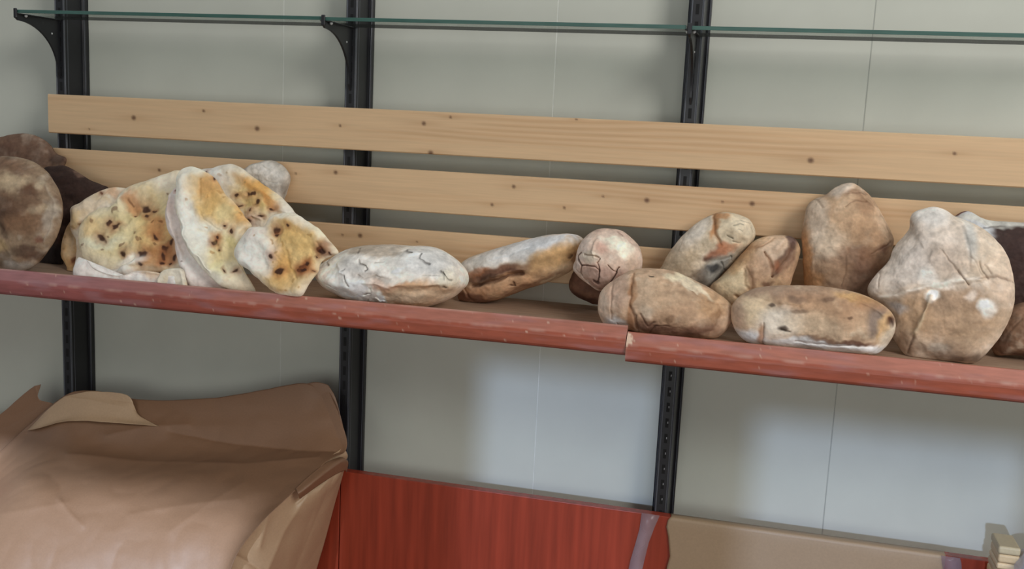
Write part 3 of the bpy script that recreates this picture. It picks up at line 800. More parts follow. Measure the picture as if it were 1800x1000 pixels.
# --- floured loaf lying flat
bread('floured_loaf', 'white floured loaf with cracked top lying flat, right beside the flatbread pile', 'bread', GB, 'Z7',
      [(120, 540), (130, 480), (180, 440), (250, 400), (330, 350), (420, 315), (520, 295), (650, 285), (800, 280), (900, 285), (1010, 293), (1150, 295), (1250, 312), (1340, 350), (1430, 410), (1500, 480), (1550, 550), (1565, 620), (1550, 680), (1500, 730), (1430, 790), (1330, 835), (1200, 872), (1050, 880), (900, 878), (700, 855), (580, 835), (470, 805), (370, 770), (270, 720), (190, 670), (140, 610)],
      (-.245, 0, 0), (.092, .075), (234, 222, 208),
      [(850, 430, 620, 140, 3, (222, 217, 210), .75), (700, 310, 330, 45, 0, (176, 158, 138), .75), (1250, 400, 220, 130, 25, (214, 214, 214), .6), (640, 450, 220, 60, 10, (204, 200, 196), .6), (820, 520, 200, 40, 8, (180, 166, 154), .6), (1100, 640, 300, 40, -2, (200, 148, 104), .95), (1350, 640, 180, 70, 0, (206, 168, 128), .7), (950, 620, 160, 60, 10, (222, 182, 156), .6), (1150, 730, 380, 110, 0, (206, 178, 146), .85), (620, 640, 240, 150, 20, (234, 230, 226), .8), (880, 730, 60, 60, 0, (240, 236, 230), .8), (750, 770, 90, 60, 0, (190, 184, 176), .6), (180, 545, 90, 40, 10, (190, 150, 118), .75), (320, 560, 120, 70, 0, (222, 206, 194), .6), (300, 720, 200, 60, 28, (196, 182, 168), .7), (1450, 560, 80, 60, 20, (214, 206, 180), .5)],
      [([(200, 530), (500, 610), (900, 600), (1300, 605), (1500, 560)], 75, .010, None, 0), ([(640, 640), (660, 760)], 60, .004, None, 0), ([(270, 405), (300, 425), (345, 440)], 10, -.006, (88, 78, 70), .85), ([(565, 300), (600, 340)], 9, -.006, (110, 100, 92), .8), ([(640, 380), (680, 410), (740, 415), (770, 450), (740, 470)], 9, -.005, (110, 106, 104), .75), ([(520, 475), (560, 465)], 8, -.004, (120, 116, 112), .7), ([(575, 515), (600, 560), (620, 605)], 8, -.004, (120, 110, 104), .75), ([(345, 608), (400, 625), (460, 660)], 8, -.004, (130, 120, 112), .7),
       ([(725, 695), (750, 685), (772, 690)], 10, -.006, (90, 84, 78), .8), ([(1025, 300), (1060, 325), (1095, 330)], 11, -.007, (80, 70, 62), .85), ([(1185, 345), (1195, 375), (1240, 400), (1290, 435)], 10, -.007, (84, 80, 80), .9), ([(1390, 500), (1440, 530), (1490, 580)], 9, -.006, (96, 90, 84), .85), ([(1420, 510), (1440, 560)], 8, -.004, (90, 84, 80), .8), ([(1270, 535), (1430, 530)], 6, -.003, (150, 148, 144), .7), ([(1425, 632), (1440, 640)], 12, -.005, (80, 70, 60), .8), ([(820, 395), (900, 390)], 7, -.003, (130, 126, 124), .6), ([(690, 510), (750, 545), (850, 520), (1000, 545)], 12, -.003, (176, 164, 154), .5),
       ([(430, 430), (560, 480), (620, 560), (800, 580), (1000, 600), (1250, 610), (1440, 600)], 30, .004, None, 0), ([(520, 480), (560, 490)], 14, .004, (240, 240, 240), .6), ([(1010, 480), (1060, 480)], 20, .002, (240, 240, 240), .6), ([(820, 740), (860, 770), (900, 760)], 12, .004, None, 0), ([(700, 820), (780, 700), (800, 640)], 14, -.003, None, 0)],
      deep=True, seed=14, mottle=[((200, 186, 172), 30, .3, .55), ((240, 236, 230), 50, .4, .5)], center=(840, 570), prof=2.6, nseg=240, nr=80)
# --- diagonal loaf
bread('floured_loaf', 'long loaf with floured top and browned split side, tilted up to the right', 'bread', GB, 'Z8',
      [(120, 480), (140, 385), (200, 332), (300, 292), (400, 262), (480, 240), (620, 200), (720, 175), (850, 148), (980, 138), (1060, 150), (1108, 180), (1120, 215), (1095, 290), (1065, 360), (1035, 420), (960, 470), (830, 530), (700, 570), (560, 620), (440, 665), (330, 692), (220, 690), (140, 672), (118, 610), (114, 540)],
      (-.150, .0, -.12), (.058, .05), (206, 182, 150),
      [(600, 270, 560, 90, -16, (212, 210, 208), .9), (900, 190, 260, 60, -10, (206, 206, 208), .8), (300, 380, 200, 70, -15, (214, 206, 196), .7), (900, 330, 220, 80, -28, (198, 158, 104), .85), (1020, 250, 80, 70, 0, (202, 164, 112), .7), (480, 440, 280, 42, -16, (112, 68, 48), .85), (650, 430, 80, 25, -10, (84, 46, 34), .8), (430, 500, 120, 30, -18, (70, 44, 34), .7), (600, 510, 260, 60, -18, (190, 146, 108), .7), (300, 580, 160, 50, -10, (182, 140, 106), .7), (260, 650, 220, 40, -4, (116, 72, 52), .8), (700, 540, 300, 30, -22, (140, 96, 64), .6), (350, 440, 120, 30, -16, (180, 120, 78), .6), (1050, 320, 30, 40, 0, (150, 110, 76), .7)],
      [([(300, 540), (430, 510), (560, 470), (700, 430)], 20, -.012, (84, 50, 38), .6), ([(600, 530), (630, 535), (635, 510)], 12, -.005, (90, 56, 40), .8), ([(1030, 320), (1050, 300)], 12, -.004, (90, 66, 48), .8), ([(480, 460), (720, 390)], 16, .004, None, 0), ([(430, 330), (600, 290), (760, 230)], 16, -.002, (196, 198, 200), .5), ([(200, 530), (260, 600), (280, 660)], 12, -.003, None, 0)],
      deep=True, seed=15, mottle=[((190, 156, 116), 30, .4, .35)], center=(590, 420), prof=2.4, nseg=240, nr=72)
# --- end on loaf resting on a dark one
bread('round_loaf', 'small dark brown loaf peeping out under the crackled round loaf', 'bread', GB, 'Z8',
      [(1000, 545), (1015, 490), (1050, 430), (1150, 440), (1280, 520), (1360, 640), (1330, 720), (1250, 708), (1180, 692), (1080, 645), (1020, 600)],
      (-.125, .0, 0), (.03, .03), (122, 88, 70), [(1100, 640, 160, 40, 25, (96, 66, 52), .7), (1150, 600, 90, 30, 20, (150, 112, 86), .5)], seed=16, mottle=MB[:1], center=(1180, 580), nseg=140, nr=40)
bread('round_loaf', 'pinkish loaf seen end-on with deep crackle lines, right of the tilted loaf', 'bread', GB, 'Z8',
      [(1062, 335), (1078, 262), (1120, 182), (1190, 122), (1262, 98), (1340, 100), (1420, 118), (1490, 168), (1550, 230), (1582, 300), (1586, 380), (1560, 450), (1450, 520), (1320, 570), (1248, 592), (1180, 552), (1100, 492), (1050, 430), (1046, 390)],
      (-.205, .0, -.05), (.052, .055), (210, 186, 168),
      [(1400, 200, 130, 50, 25, (236, 226, 206), .85), (1480, 270, 50, 80, -20, (236, 228, 208), .8), (1300, 240, 60, 50, 0, (196, 156, 138), .75), (1120, 260, 60, 110, 15, (222, 206, 196), .7), (1300, 440, 200, 60, 10, (184, 152, 138), .75), (1280, 530, 90, 40, 20, (150, 112, 96), .75), (1200, 310, 90, 40, 0, (206, 196, 178), .7), (1540, 380, 40, 80, 0, (206, 180, 156), .6), (1080, 400, 30, 60, -10, (206, 190, 180), .6), (1350, 120, 140, 30, 5, (204, 176, 160), .6)],
      [([(1125, 275), (1100, 310), (1110, 350), (1140, 380)], 9, -.010, (86, 58, 48), .9), ([(1145, 378), (1200, 372), (1260, 380), (1290, 410), (1292, 460), (1270, 500)], 8, -.008, (110, 78, 66), .85), ([(1160, 290), (1190, 295), (1250, 295), (1290, 310)], 8, -.006, (160, 140, 124), .7), ([(1300, 320), (1275, 350), (1290, 380), (1295, 420)], 8, -.008, (104, 74, 62), .85), ([(1440, 390), (1415, 430), (1370, 490), (1345, 530)], 9, -.008, (110, 76, 62), .85), ([(1360, 370), (1385, 400), (1415, 425)], 8, -.005, (150, 118, 100), .7), ([(1135, 385), (1130, 440), (1160, 500), (1240, 570)], 9, -.007, (120, 88, 74), .75), ([(1240, 490), (1270, 510)], 14, -.008, (96, 62, 52), .8), ([(1250, 180), (1230, 270), (1250, 300)], 12, .003, None, 0), ([(1400, 120), (1440, 150)], 8, -.004, (150, 118, 104), .6), ([(1060, 350), (1090, 430), (1170, 510)], 14, -.006, (206, 190, 180), .4)],
      deep=True, seed=17, mottle=[((190, 160, 142), 34, .35, .45), ((226, 214, 200), 50, .4, .4)], center=(1310, 340), nseg=200, nr=64)
# --- right hand loaves
bread('oval_loaf', 'pale leaning loaf with a whitish knob on top and a grey cracked side', 'bread', GB, 'R1',
      [(400, 480), (440, 430), (470, 370), (520, 300), (590, 222), (660, 165), (730, 130), (800, 111), (880, 120), (950, 150), (985, 200), (992, 250), (960, 310), (900, 370), (840, 430), (780, 490), (740, 545), (650, 580), (500, 590), (420, 550)],
      (-.160, .10, 0), (.042, .036), (198, 180, 154),
      [(620, 240, 150, 70, -48, (212, 204, 194), .7), (560, 400, 120, 90, -45, (186, 166, 138), .6), (890, 215, 110, 100, 0, (216, 200, 172), .85), (930, 190, 60, 70, 0, (206, 192, 168), .7), (770, 190, 22, 90, 18, (176, 128, 80), .85), (810, 140, 50, 16, 10, (190, 140, 92), .8), (780, 350, 70, 28, -28, (150, 92, 62), .85), (730, 385, 26, 22, 0, (96, 60, 46), .7), (770, 440, 130, 50, -42, (150, 148, 142), .9), (830, 330, 60, 26, -20, (190, 130, 90), .6), (680, 470, 40, 40, 0, (130, 112, 96), .6), (755, 440, 30, 22, 0, (50, 50, 54), .85)],
      [([(885, 215), (905, 215)], 85, .016, None, 0), ([(755, 120), (752, 220), (790, 310)], 14, -.008, (176, 126, 82), .6), ([(795, 400), (815, 450)], 7, -.006, (60, 58, 60), .8), ([(850, 365), (865, 395)], 6, -.005, (70, 66, 64), .8), ([(760, 160), (765, 240), (790, 290)], 12, -.006, (170, 120, 76), .5), ([(830, 250), (860, 262)], 8, -.005, (80, 76, 66), .85), ([(870, 190), (900, 180), (920, 190)], 6, -.003, (96, 90, 80), .7), ([(860, 280), (900, 292)], 7, -.004, (90, 84, 74), .75), ([(960, 200), (980, 230)], 6, -.003, (100, 92, 80), .7), ([(650, 480), (700, 440), (740, 400), (850, 370)], 14, -.005, None, 0), ([(900, 160), (960, 180)], 5, -.002, (110, 100, 88), .6), ([(890, 215), (915, 225)], 5, -.002, (110, 100, 88), .6)],
      seed=18, mottle=[((214, 200, 180), 24, .3, .5), ((170, 148, 118), 40, .45, .35)], center=(720, 350), nseg=220, nr=70)
bread('oval_loaf', 'tan leaning loaf with a flap and dark burnt streak, left of the tall upright one', 'bread', GB, 'R1',
      [(725, 550), (800, 480), (870, 402), (930, 332), (990, 275), (1060, 250), (1130, 243), (1200, 250), (1240, 280), (1256, 330), (1240, 400), (1212, 480), (1180, 560), (1080, 640), (950, 690), (850, 670), (770, 620)],
      (-.195, .20, .10), (.036, .03), (192, 160, 124),
      [(1100, 350, 90, 110, 20, (206, 182, 160), .75), (1160, 390, 30, 110, 30, (100, 66, 50), .85), (1195, 280, 34, 36, 0, (100, 76, 74), .85), (1130, 430, 40, 30, 0, (160, 96, 56), .8), (1195, 440, 60, 80, 20, (186, 150, 120), .6), (860, 520, 120, 60, -40, (216, 200, 166), .75), (900, 400, 100, 40, -45, (184, 148, 104), .7), (1010, 440, 90, 80, 0, (188, 156, 128), .7), (950, 500, 22, 80, 0, (136, 102, 74), .65), (1050, 530, 40, 20, 0, (116, 80, 58), .8), (980, 320, 60, 30, -30, (150, 110, 74), .6), (1060, 280, 90, 26, -10, (190, 160, 130), .6)],
      [([(1040, 350), (1070, 400), (1085, 450), (1080, 490)], 14, -.009, (130, 86, 56), .7), ([(1080, 490), (1130, 440), (1180, 370), (1210, 300)], 16, -.007, (96, 62, 48), .6), ([(990, 330), (1050, 300), (1090, 270)], 12, -.004, (150, 112, 80), .5), ([(920, 450), (920, 540), (950, 580)], 12, -.005, (120, 90, 66), .6), ([(1100, 330), (1150, 280)], 26, .006, None, 0), ([(870, 600), (900, 620)], 12, -.006, (110, 84, 62), .6), ([(930, 440), (960, 500), (955, 560)], 9, -.003, (130, 100, 74), .5)],
      seed=19, mottle=[((160, 124, 90), 34, .35, .5), ((212, 192, 166), 44, .4, .45)], center=(1010, 450), nseg=220, nr=68)
bread('oval_loaf', 'tall brown loaf standing upright against the slats, taller than its neighbours', 'bread', GB, 'R2',
      [(440, 400), (438, 335), (450, 262), (465, 190), (495, 152), (560, 122), (612, 84), (680, 61), (732, 75), (782, 118), (822, 172), (860, 240), (892, 300), (912, 350), (905, 405), (880, 470), (850, 560), (820, 660), (740, 740), (600, 750), (500, 700), (460, 620), (446, 520)],
      (-.165, .15, 0), (.05, .035), (196, 168, 140),
      [(660, 250, 180, 130, 0, (190, 158, 124), .6), (540, 380, 90, 90, 0, (214, 196, 174), .7), (500, 250, 60, 120, 8, (206, 190, 172), .7), (780, 340, 100, 120, -10, (172, 138, 104), .65), (720, 470, 160, 60, 5, (132, 96, 70), .75), (680, 560, 170, 90, 0, (108, 78, 60), .7), (600, 540, 90, 80, 0, (170, 140, 110), .5), (460, 450, 30, 160, -5, (196, 142, 84), .75), (490, 590, 60, 60, 0, (196, 146, 92), .7), (860, 390, 60, 20, -30, (110, 70, 52), .7), (700, 130, 90, 22, 5, (150, 116, 90), .6), (640, 90, 70, 40, -30, (214, 204, 192), .6), (760, 190, 60, 40, 20, (160, 124, 92), .6), (880, 330, 40, 110, -15, (196, 170, 142), .6)],
      [([(655, 195), (710, 170), (770, 175)], 8, -.003, (120, 88, 66), .6), ([(690, 130), (740, 125), (790, 135)], 8, -.003, (120, 88, 66), .55), ([(495, 150), (520, 160), (540, 210)], 9, -.005, (120, 100, 84), .6), ([(780, 440), (840, 400), (885, 370)], 8, -.004, (100, 64, 50), .7), ([(740, 130), (830, 220), (870, 320)], 14, .004, None, 0), ([(650, 450), (655, 540), (640, 600)], 9, -.002, (96, 70, 54), .45)],
      seed=20, mottle=MB, center=(680, 400), nseg=240, nr=80, rough=.005)
bread('oval_loaf', 'dark loaf with grey floured top at the right edge, behind the big pale loaf', 'bread', GB, 'R3',
      [(545, 145), (560, 122), (600, 100), (640, 99), (700, 130), (760, 148), (900, 160), (1000, 163), (1090, 200), (1150, 320), (1150, 480), (1060, 600), (900, 660), (700, 600), (580, 400), (530, 220)],
      (-.140, .10, 0), (.035, .035), (78, 60, 54), [(640, 190, 110, 120, 0, (200, 202, 204), .98, .3), (800, 150, 260, 26, 3, (200, 198, 190), .97, .4), (600, 105, 50, 12, -25, (120, 60, 44), .9), (1000, 172, 90, 22, 3, (196, 188, 178), .8), (900, 400, 200, 200, 0, (80, 58, 54), .5), (980, 650, 160, 40, 0, (120, 92, 72), .6)],
      [([(700, 190), (740, 178), (800, 175), (860, 182), (960, 178)], 12, -.004, (60, 42, 38), .8)], seed=21, mottle=[((58, 44, 42), 26, .3, .6), ((104, 80, 70), 50, .5, .4)], center=(840, 360), nseg=220, nr=64)
bread('round_loaf', 'brown loaf lying low at the right frame edge, below the dark grey-topped loaf', 'bread', GB, 'R3',
      [(760, 800), (800, 700), (880, 625), (980, 600), (1080, 610), (1180, 680), (1200, 800), (1150, 890), (1050, 895), (960, 890), (850, 884), (775, 880)],
      (-.205, 0, 0), (.048, .05), (142, 110, 88), [(900, 700, 120, 60, -20, (156, 124, 98), .6), (950, 860, 160, 20, 3, (96, 68, 54), .7), (800, 800, 26, 60, 25, (104, 78, 62), .6)],
      [([(800, 800), (850, 720), (900, 680)], 12, -.003, (116, 88, 70), .5)], seed=22, mottle=MB[:2], center=(970, 760), nseg=180, nr=50)
bread('round_loaf', 'big pale round loaf leaning at the right with a floury cross of ridges', 'bread', GB, 'R3',
      [(78, 530), (90, 490), (130, 440), (170, 400), (198, 360), (212, 312), (240, 270), (280, 230), (308, 192), (313, 142), (340, 102), (400, 80), (450, 77), (510, 96), (560, 130), (620, 152), (690, 182), (742, 212), (800, 270), (842, 330), (872, 420), (886, 530), (880, 600), (860, 680), (812, 780), (752, 860), (690, 915), (640, 930), (560, 925), (450, 918), (330, 910), (285, 890), (240, 835), (214, 770), (205, 690), (170, 620), (120, 585), (86, 560)],
      (-.282, .32, -.26), (.042, .036), (206, 188, 168),
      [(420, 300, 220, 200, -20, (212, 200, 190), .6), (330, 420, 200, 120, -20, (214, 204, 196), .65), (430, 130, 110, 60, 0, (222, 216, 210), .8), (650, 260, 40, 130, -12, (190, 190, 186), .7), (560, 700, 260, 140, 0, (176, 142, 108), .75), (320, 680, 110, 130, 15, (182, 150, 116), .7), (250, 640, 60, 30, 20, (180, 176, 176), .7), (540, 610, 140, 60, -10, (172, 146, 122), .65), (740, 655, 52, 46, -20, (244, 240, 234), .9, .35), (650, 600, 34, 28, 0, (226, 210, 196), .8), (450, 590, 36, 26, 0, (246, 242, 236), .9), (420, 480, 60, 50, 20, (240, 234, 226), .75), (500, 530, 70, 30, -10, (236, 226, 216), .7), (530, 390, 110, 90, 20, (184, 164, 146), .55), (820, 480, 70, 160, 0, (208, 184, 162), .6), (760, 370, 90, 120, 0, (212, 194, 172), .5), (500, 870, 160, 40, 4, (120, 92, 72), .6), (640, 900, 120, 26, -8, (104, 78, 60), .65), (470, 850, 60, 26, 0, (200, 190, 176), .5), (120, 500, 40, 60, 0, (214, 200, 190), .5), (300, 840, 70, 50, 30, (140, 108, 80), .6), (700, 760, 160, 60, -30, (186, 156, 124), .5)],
      [([(150, 585), (280, 570), (420, 540), (560, 505), (700, 490)], 18, .005, (232, 222, 210), .7), ([(700, 490), (790, 480), (875, 490)], 10, -.006, (110, 86, 70), .75), ([(440, 590), (400, 680), (350, 790)], 15, .005, (214, 192, 160), .7), ([(350, 790), (320, 840), (305, 880)], 12, -.006, (84, 58, 44), .8), ([(490, 335), (540, 390), (585, 445), (640, 525)], 9, -.004, (140, 118, 102), .65), ([(585, 445), (640, 525)], 6, -.003, (96, 76, 64), .6), ([(705, 395), (725, 460), (745, 495)], 8, -.004, (130, 108, 92), .6), ([(735, 410), (760, 465)], 7, -.003, (140, 118, 102), .6), ([(560, 140), (610, 220), (640, 330), (650, 430)], 16, -.004, (176, 170, 164), .4), ([(145, 440), (150, 525)], 8, -.003, (160, 142, 130), .5), ([(310, 150), (325, 190)], 10, -.004, (170, 140, 110), .6), ([(650, 370), (690, 400), (720, 480)], 7, -.002, (176, 156, 138), .4), ([(440, 380), (490, 340)], 14, .003, None, 0)],
      seed=23, mottle=[((190, 164, 138), 22, .35, .45), ((222, 212, 202), 40, .45, .45)], center=(500, 520), nseg=280, nr=96, rough=.005)
bread('oval_loaf', 'oval light brown loaf with a vertical crease, lying across the edging joint', 'bread', GB, 'R1',
      [(70, 640), (85, 580), (130, 530), (190, 490), (260, 455), (340, 442), (430, 445), (520, 460), (600, 490), (680, 530), (760, 575), (820, 620), (855, 660), (862, 705), (850, 765), (810, 820), (740, 850), (600, 845), (450, 835), (330, 820), (250, 800), (130, 778), (95, 745), (72, 690)],
      (-.286, .05, 0), (.052, .046), (196, 166, 138),
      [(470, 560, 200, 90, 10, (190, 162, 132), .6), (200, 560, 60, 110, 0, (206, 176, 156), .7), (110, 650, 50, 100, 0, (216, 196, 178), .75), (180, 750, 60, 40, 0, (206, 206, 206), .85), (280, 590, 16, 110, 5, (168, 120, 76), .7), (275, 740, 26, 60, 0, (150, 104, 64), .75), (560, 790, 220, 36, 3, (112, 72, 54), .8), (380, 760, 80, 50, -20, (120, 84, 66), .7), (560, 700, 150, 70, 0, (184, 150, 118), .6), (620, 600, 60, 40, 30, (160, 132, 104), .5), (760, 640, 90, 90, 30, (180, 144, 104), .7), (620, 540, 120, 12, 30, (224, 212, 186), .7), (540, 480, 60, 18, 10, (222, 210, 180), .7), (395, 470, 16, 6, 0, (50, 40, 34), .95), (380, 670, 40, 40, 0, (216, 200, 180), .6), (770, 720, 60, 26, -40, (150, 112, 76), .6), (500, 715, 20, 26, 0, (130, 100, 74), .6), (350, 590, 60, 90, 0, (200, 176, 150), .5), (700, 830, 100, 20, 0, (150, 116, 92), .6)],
      [([(285, 470), (275, 560), (270, 640), (300, 700), (312, 780)], 11, -.007, (150, 106, 70), .6), ([(312, 700), (315, 800)], 6, -.005, (90, 62, 48), .7), ([(170, 520), (172, 640), (165, 720)], 9, -.004, (170, 136, 116), .5), ([(340, 690), (380, 760), (420, 730)], 12, -.005, (100, 66, 52), .7), ([(380, 800), (420, 760), (500, 760)], 9, -.004, (90, 60, 46), .6), ([(500, 470), (600, 530), (700, 605)], 10, .003, None, 0), ([(720, 620), (780, 640), (800, 700), (740, 800)], 12, -.003, (140, 104, 72), .4), ([(200, 745), (215, 775)], 7, -.004, (130, 110, 100), .5), ([(780, 640), (830, 640)], 8, -.003, (130, 96, 66), .5)],
      seed=24, mottle=[((170, 136, 106), 30, .35, .5), ((216, 200, 180), 44, .45, .45)], center=(460, 650), nseg=240, nr=80, prof=2.3)
bread('oval_loaf', 'long flat oval loaf in front at the right with a white floured base', 'bread', GB, 'R2',
      [(75, 735), (85, 690), (130, 642), (200, 607), (300, 595), (420, 592), (560, 600), (680, 620), (770, 645), (840, 680), (892, 720), (920, 770), (922, 820), (900, 872), (862, 918), (810, 950), (700, 942), (550, 928), (400, 918), (250, 902), (160, 886), (110, 845), (82, 792)],
      (-.303, .06, .02), (.034, .05), (196, 170, 142),
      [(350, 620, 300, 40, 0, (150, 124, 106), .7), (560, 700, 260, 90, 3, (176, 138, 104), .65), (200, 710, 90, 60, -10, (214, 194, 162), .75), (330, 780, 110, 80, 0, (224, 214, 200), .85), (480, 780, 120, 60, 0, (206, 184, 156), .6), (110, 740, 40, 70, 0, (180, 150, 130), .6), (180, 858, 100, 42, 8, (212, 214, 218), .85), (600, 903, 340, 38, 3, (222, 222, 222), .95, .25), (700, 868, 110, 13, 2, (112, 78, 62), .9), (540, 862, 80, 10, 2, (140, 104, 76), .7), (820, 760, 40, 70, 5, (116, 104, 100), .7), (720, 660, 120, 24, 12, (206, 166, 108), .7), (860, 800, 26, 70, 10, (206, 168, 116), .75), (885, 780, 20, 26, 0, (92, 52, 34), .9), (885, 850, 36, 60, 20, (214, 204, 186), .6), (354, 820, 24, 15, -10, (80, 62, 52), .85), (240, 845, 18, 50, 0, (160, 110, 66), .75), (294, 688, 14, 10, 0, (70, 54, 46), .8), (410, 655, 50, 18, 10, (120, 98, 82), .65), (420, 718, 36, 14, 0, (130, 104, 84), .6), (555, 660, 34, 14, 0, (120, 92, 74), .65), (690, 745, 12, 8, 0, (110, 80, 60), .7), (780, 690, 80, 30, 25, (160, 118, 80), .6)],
      [([(245, 780), (245, 890)], 8, -.006, (120, 78, 48), .7), ([(335, 815), (375, 825)], 8, -.005, (60, 46, 40), .8), ([(880, 760), (900, 800)], 12, -.008, (80, 44, 30), .8), ([(400, 880), (560, 885), (800, 895)], 9, -.004, (150, 120, 96), .4), ([(640, 640), (760, 680), (850, 740)], 12, .003, None, 0), ([(180, 640), (300, 680), (420, 690)], 12, -.002, None, 0)],
      seed=25, mottle=[((160, 128, 100), 26, .35, .5), ((214, 198, 174), 40, .45, .45)], center=(500, 765), nseg=240, nr=80, prof=2.6)

# ------------------------------------------------------------------ kraft paper
def cr(p, n):
    """Catmull-Rom resample along axis 0"""
    p = np.asarray(p, float); k = len(p)
    e = np.concatenate([[2*p[0]-p[1]], p, [2*p[-1]-p[-2]]])
    u = np.linspace(0, k-1-1e-9, n); i = np.floor(u).astype(int); t = (u-i).reshape(-1, *([1]*(p.ndim-1)))
    a, b, c, d = e[i], e[i+1], e[i+2], e[i+3]
    return 0.5*(2*b+(-a+c)*t+(2*a-5*b+4*c-d)*t*t+(-a+3*b-3*c+d)*t**3)


def sheet(name, net, mat_, parent=None, nu=120, nv=150, folds=(), wr=.0012, seed=0, thick=.0006, lift=(0, -.55, .83), ymax=-.0985, drop=None):
    """a creased paper sheet through a net of (u, v, depth) points"""
    net = np.asarray(net, float)
    W3 = np.array([[hit(p[0], p[1], y=p[2]) for p in row] for row in net])
    g = cr(W3, nu); g = np.swapaxes(cr(np.swapaxes(g, 0, 1), nv), 0, 1)
    px = cr(net[:, :, :2], nu); px = np.swapaxes(cr(np.swapaxes(px, 0, 1), nv), 0, 1)
    P = g.reshape(-1, 3).copy(); Q = px.reshape(-1, 2)
    L = np.array(lift); L = L/np.linalg.norm(L)
    s3 = np.full(len(P), seed*7.7)
    h = wr*(fbm(np.c_[P[:, 0]*9, P[:, 1]*9, P[:, 2]*14+s3], 3)+.8*np.abs(noise(np.c_[P[:, 0]*16, P[:, 1]*20, s3+3]))*2)
    for (line, wd, dep) in folds:
        d = seg_dist(Q, line)
        h = h+dep*np.exp(-(d/wd))          # sharp creases
    P = P+L*h[:, None]
    P[:, 1] = np.minimum(P[:, 1], ymax)
    if drop is not None:
        P[:, 2] = np.maximum(P[:, 2], drop+.004)
        P = np.vstack([P, P[-nv:]*np.array([1, 1, 0])+np.array([0, -.001, drop+.002])]); nu += 1
    a = np.arange(nu-1)[:, None]*nv; j = np.arange(nv-1)[None, :]
    q = np.stack([a+j, a+j+1, a+nv+j+1, a+nv+j], -1).reshape(-1, 4)
    me = np_mesh(name, P, q)
    o = link(name, me, mat_, parent)
    md = o.modifiers.new('paper', 'SOLIDIFY'); md.thickness = thick; md.offset = -1
    return o


ZW = 0.33
ct = empty('work_counter', (0.8, -.38, 0)); tag(ct, 'low work counter under the kraft paper, below the frame', 'counter')
boxes('counter_body', [(-1.3, -.62, 0, 2.7, -.0955, ZW-.03)], M_cherry, ct)
boxes('counter_top', [(-1.3, -.66, ZW-.03, 2.7, -.0955, ZW)], M_cherry, ct, .003)

heap = empty('kraft_paper_heap', (0.15, -.3, ZW)); tag(heap, 'tall crumpled heap of brown kraft paper in the lower left corner', 'wrapping paper')
net = [[(-170, 935, -.17), (-60, 850, -.14), (40, 757, -.122), (112, 697, -.114), (165, 687, -.102), (250, 703, -.102), (370, 700, -.102), (460, 686, -.102), (530, 674, -.102), (578, 686, -.103)],
       [(-170, 950, -.19), (-60, 865, -.155), (40, 780, -.14), (115, 738, -.14), (180, 742, -.14), (270, 748, -.14), (370, 745, -.135), (470, 735, -.13), (545, 725, -.125), (598, 735, -.125)],
       [(-170, 970, -.25), (-60, 890, -.22), (40, 815, -.20), (120, 792, -.195), (190, 796, -.19), (280, 800, -.19), (370, 795, -.18), (470, 786, -.17), (550, 780, -.165), (609, 786, -.16)],
       [(-170, 1000, -.36), (-60, 925, -.33), (40, 858, -.31), (120, 850, -.30), (190, 848, -.30), (270, 845, -.285), (360, 838, -.27), (450, 828, -.25), (520, 820, -.235), (572, 814, -.225)],
       [(-170, 1035, -.41), (-60, 970, -.39), (40, 915, -.375), (120, 908, -.37), (190, 905, -.365), (260, 902, -.355), (340, 895, -.345), (420, 884, -.33), (475, 876, -.32), (516, 866, -.31)],
       [(-170, 1080, -.44), (-60, 1030, -.43), (40, 985, -.42), (120, 975, -.415), (190, 970, -.41), (250, 965, -.405), (315, 955, -.40), (375, 946, -.39), (420, 938, -.385), (455, 924, -.38)],
       [(-170, 1140, -.455), (-60, 1110, -.455), (40, 1070, -.45), (110, 1060, -.45), (180, 1050, -.445), (240, 1045, -.44), (300, 1035, -.435), (350, 1022, -.43), (390, 1008, -.425), (414, 982, -.42)],
       [(-170, 1230, -.46), (-60, 1200, -.46), (40, 1165, -.46), (110, 1155, -.46), (175, 1145, -.46), (235, 1135, -.455), (290, 1125, -.45), (335, 1110, -.45), (370, 1090, -.45), (392, 1055, -.445)]]
sheet('top_sheet', net, M_kraft, heap, 170, 230,
      [([(300, 757), (410, 778), (530, 790), (600, 792)], 9, -.006), ([(120, 800), (260, 814), (350, 816), (430, 818), (560, 805)], 7, .005), ([(190, 768), (260, 752), (330, 748)], 10, .005),
       ([(105, 880), (125, 905), (145, 925)], 6, .003), ([(230, 905), (320, 890), (420, 880)], 14, .003), ([(560, 680), (575, 720), (600, 780)], 10, -.004), ([(0, 905), (120, 885)], 14, .003), ([(430, 850), (380, 880), (300, 935)], 14, .003)],
      wr=.0016, seed=1, drop=ZW)
side = [[(604, 786, -0.152), (611, 800, -.145), (609, 810, -.135), (606, 822, -.125)],
        [(567, 812, -0.217), (590, 838, -.185), (597, 842, -.15), (599, 848, -.122)],
        [(511, 864, -0.302), (548, 880, -.25), (575, 882, -.18), (588, 886, -.122)],
        [(450, 922, -0.372), (500, 940, -.30), (545, 942, -.21), (573, 944, -.124)],
        [(409, 980, -0.412), (470, 1000, -.34), (520, 1005, -.23), (555, 1006, -.126)],
        [(387, 1054, -0.437), (450, 1080, -.36), (505, 1085, -.25), (535, 1080, -.13)]]
sheet('side_flap', side, M_kraft_lit, heap, 120, 70,
      [([(605, 808), (560, 850), (520, 885)], 6, -.010), ([(600, 815), (560, 862)], 5, .004), ([(540, 870), (500, 930), (470, 1000)], 9, .006), ([(590, 830), (560, 900), (520, 1000)], 10, -.004), ([(408, 975), (440, 990), (470, 1010)], 5, -.008), ([(470, 905), (455, 960)], 7, .005)],
      wr=.0016, seed=2, lift=(.6, -.7, .2), ymax=-.0975, drop=ZW)
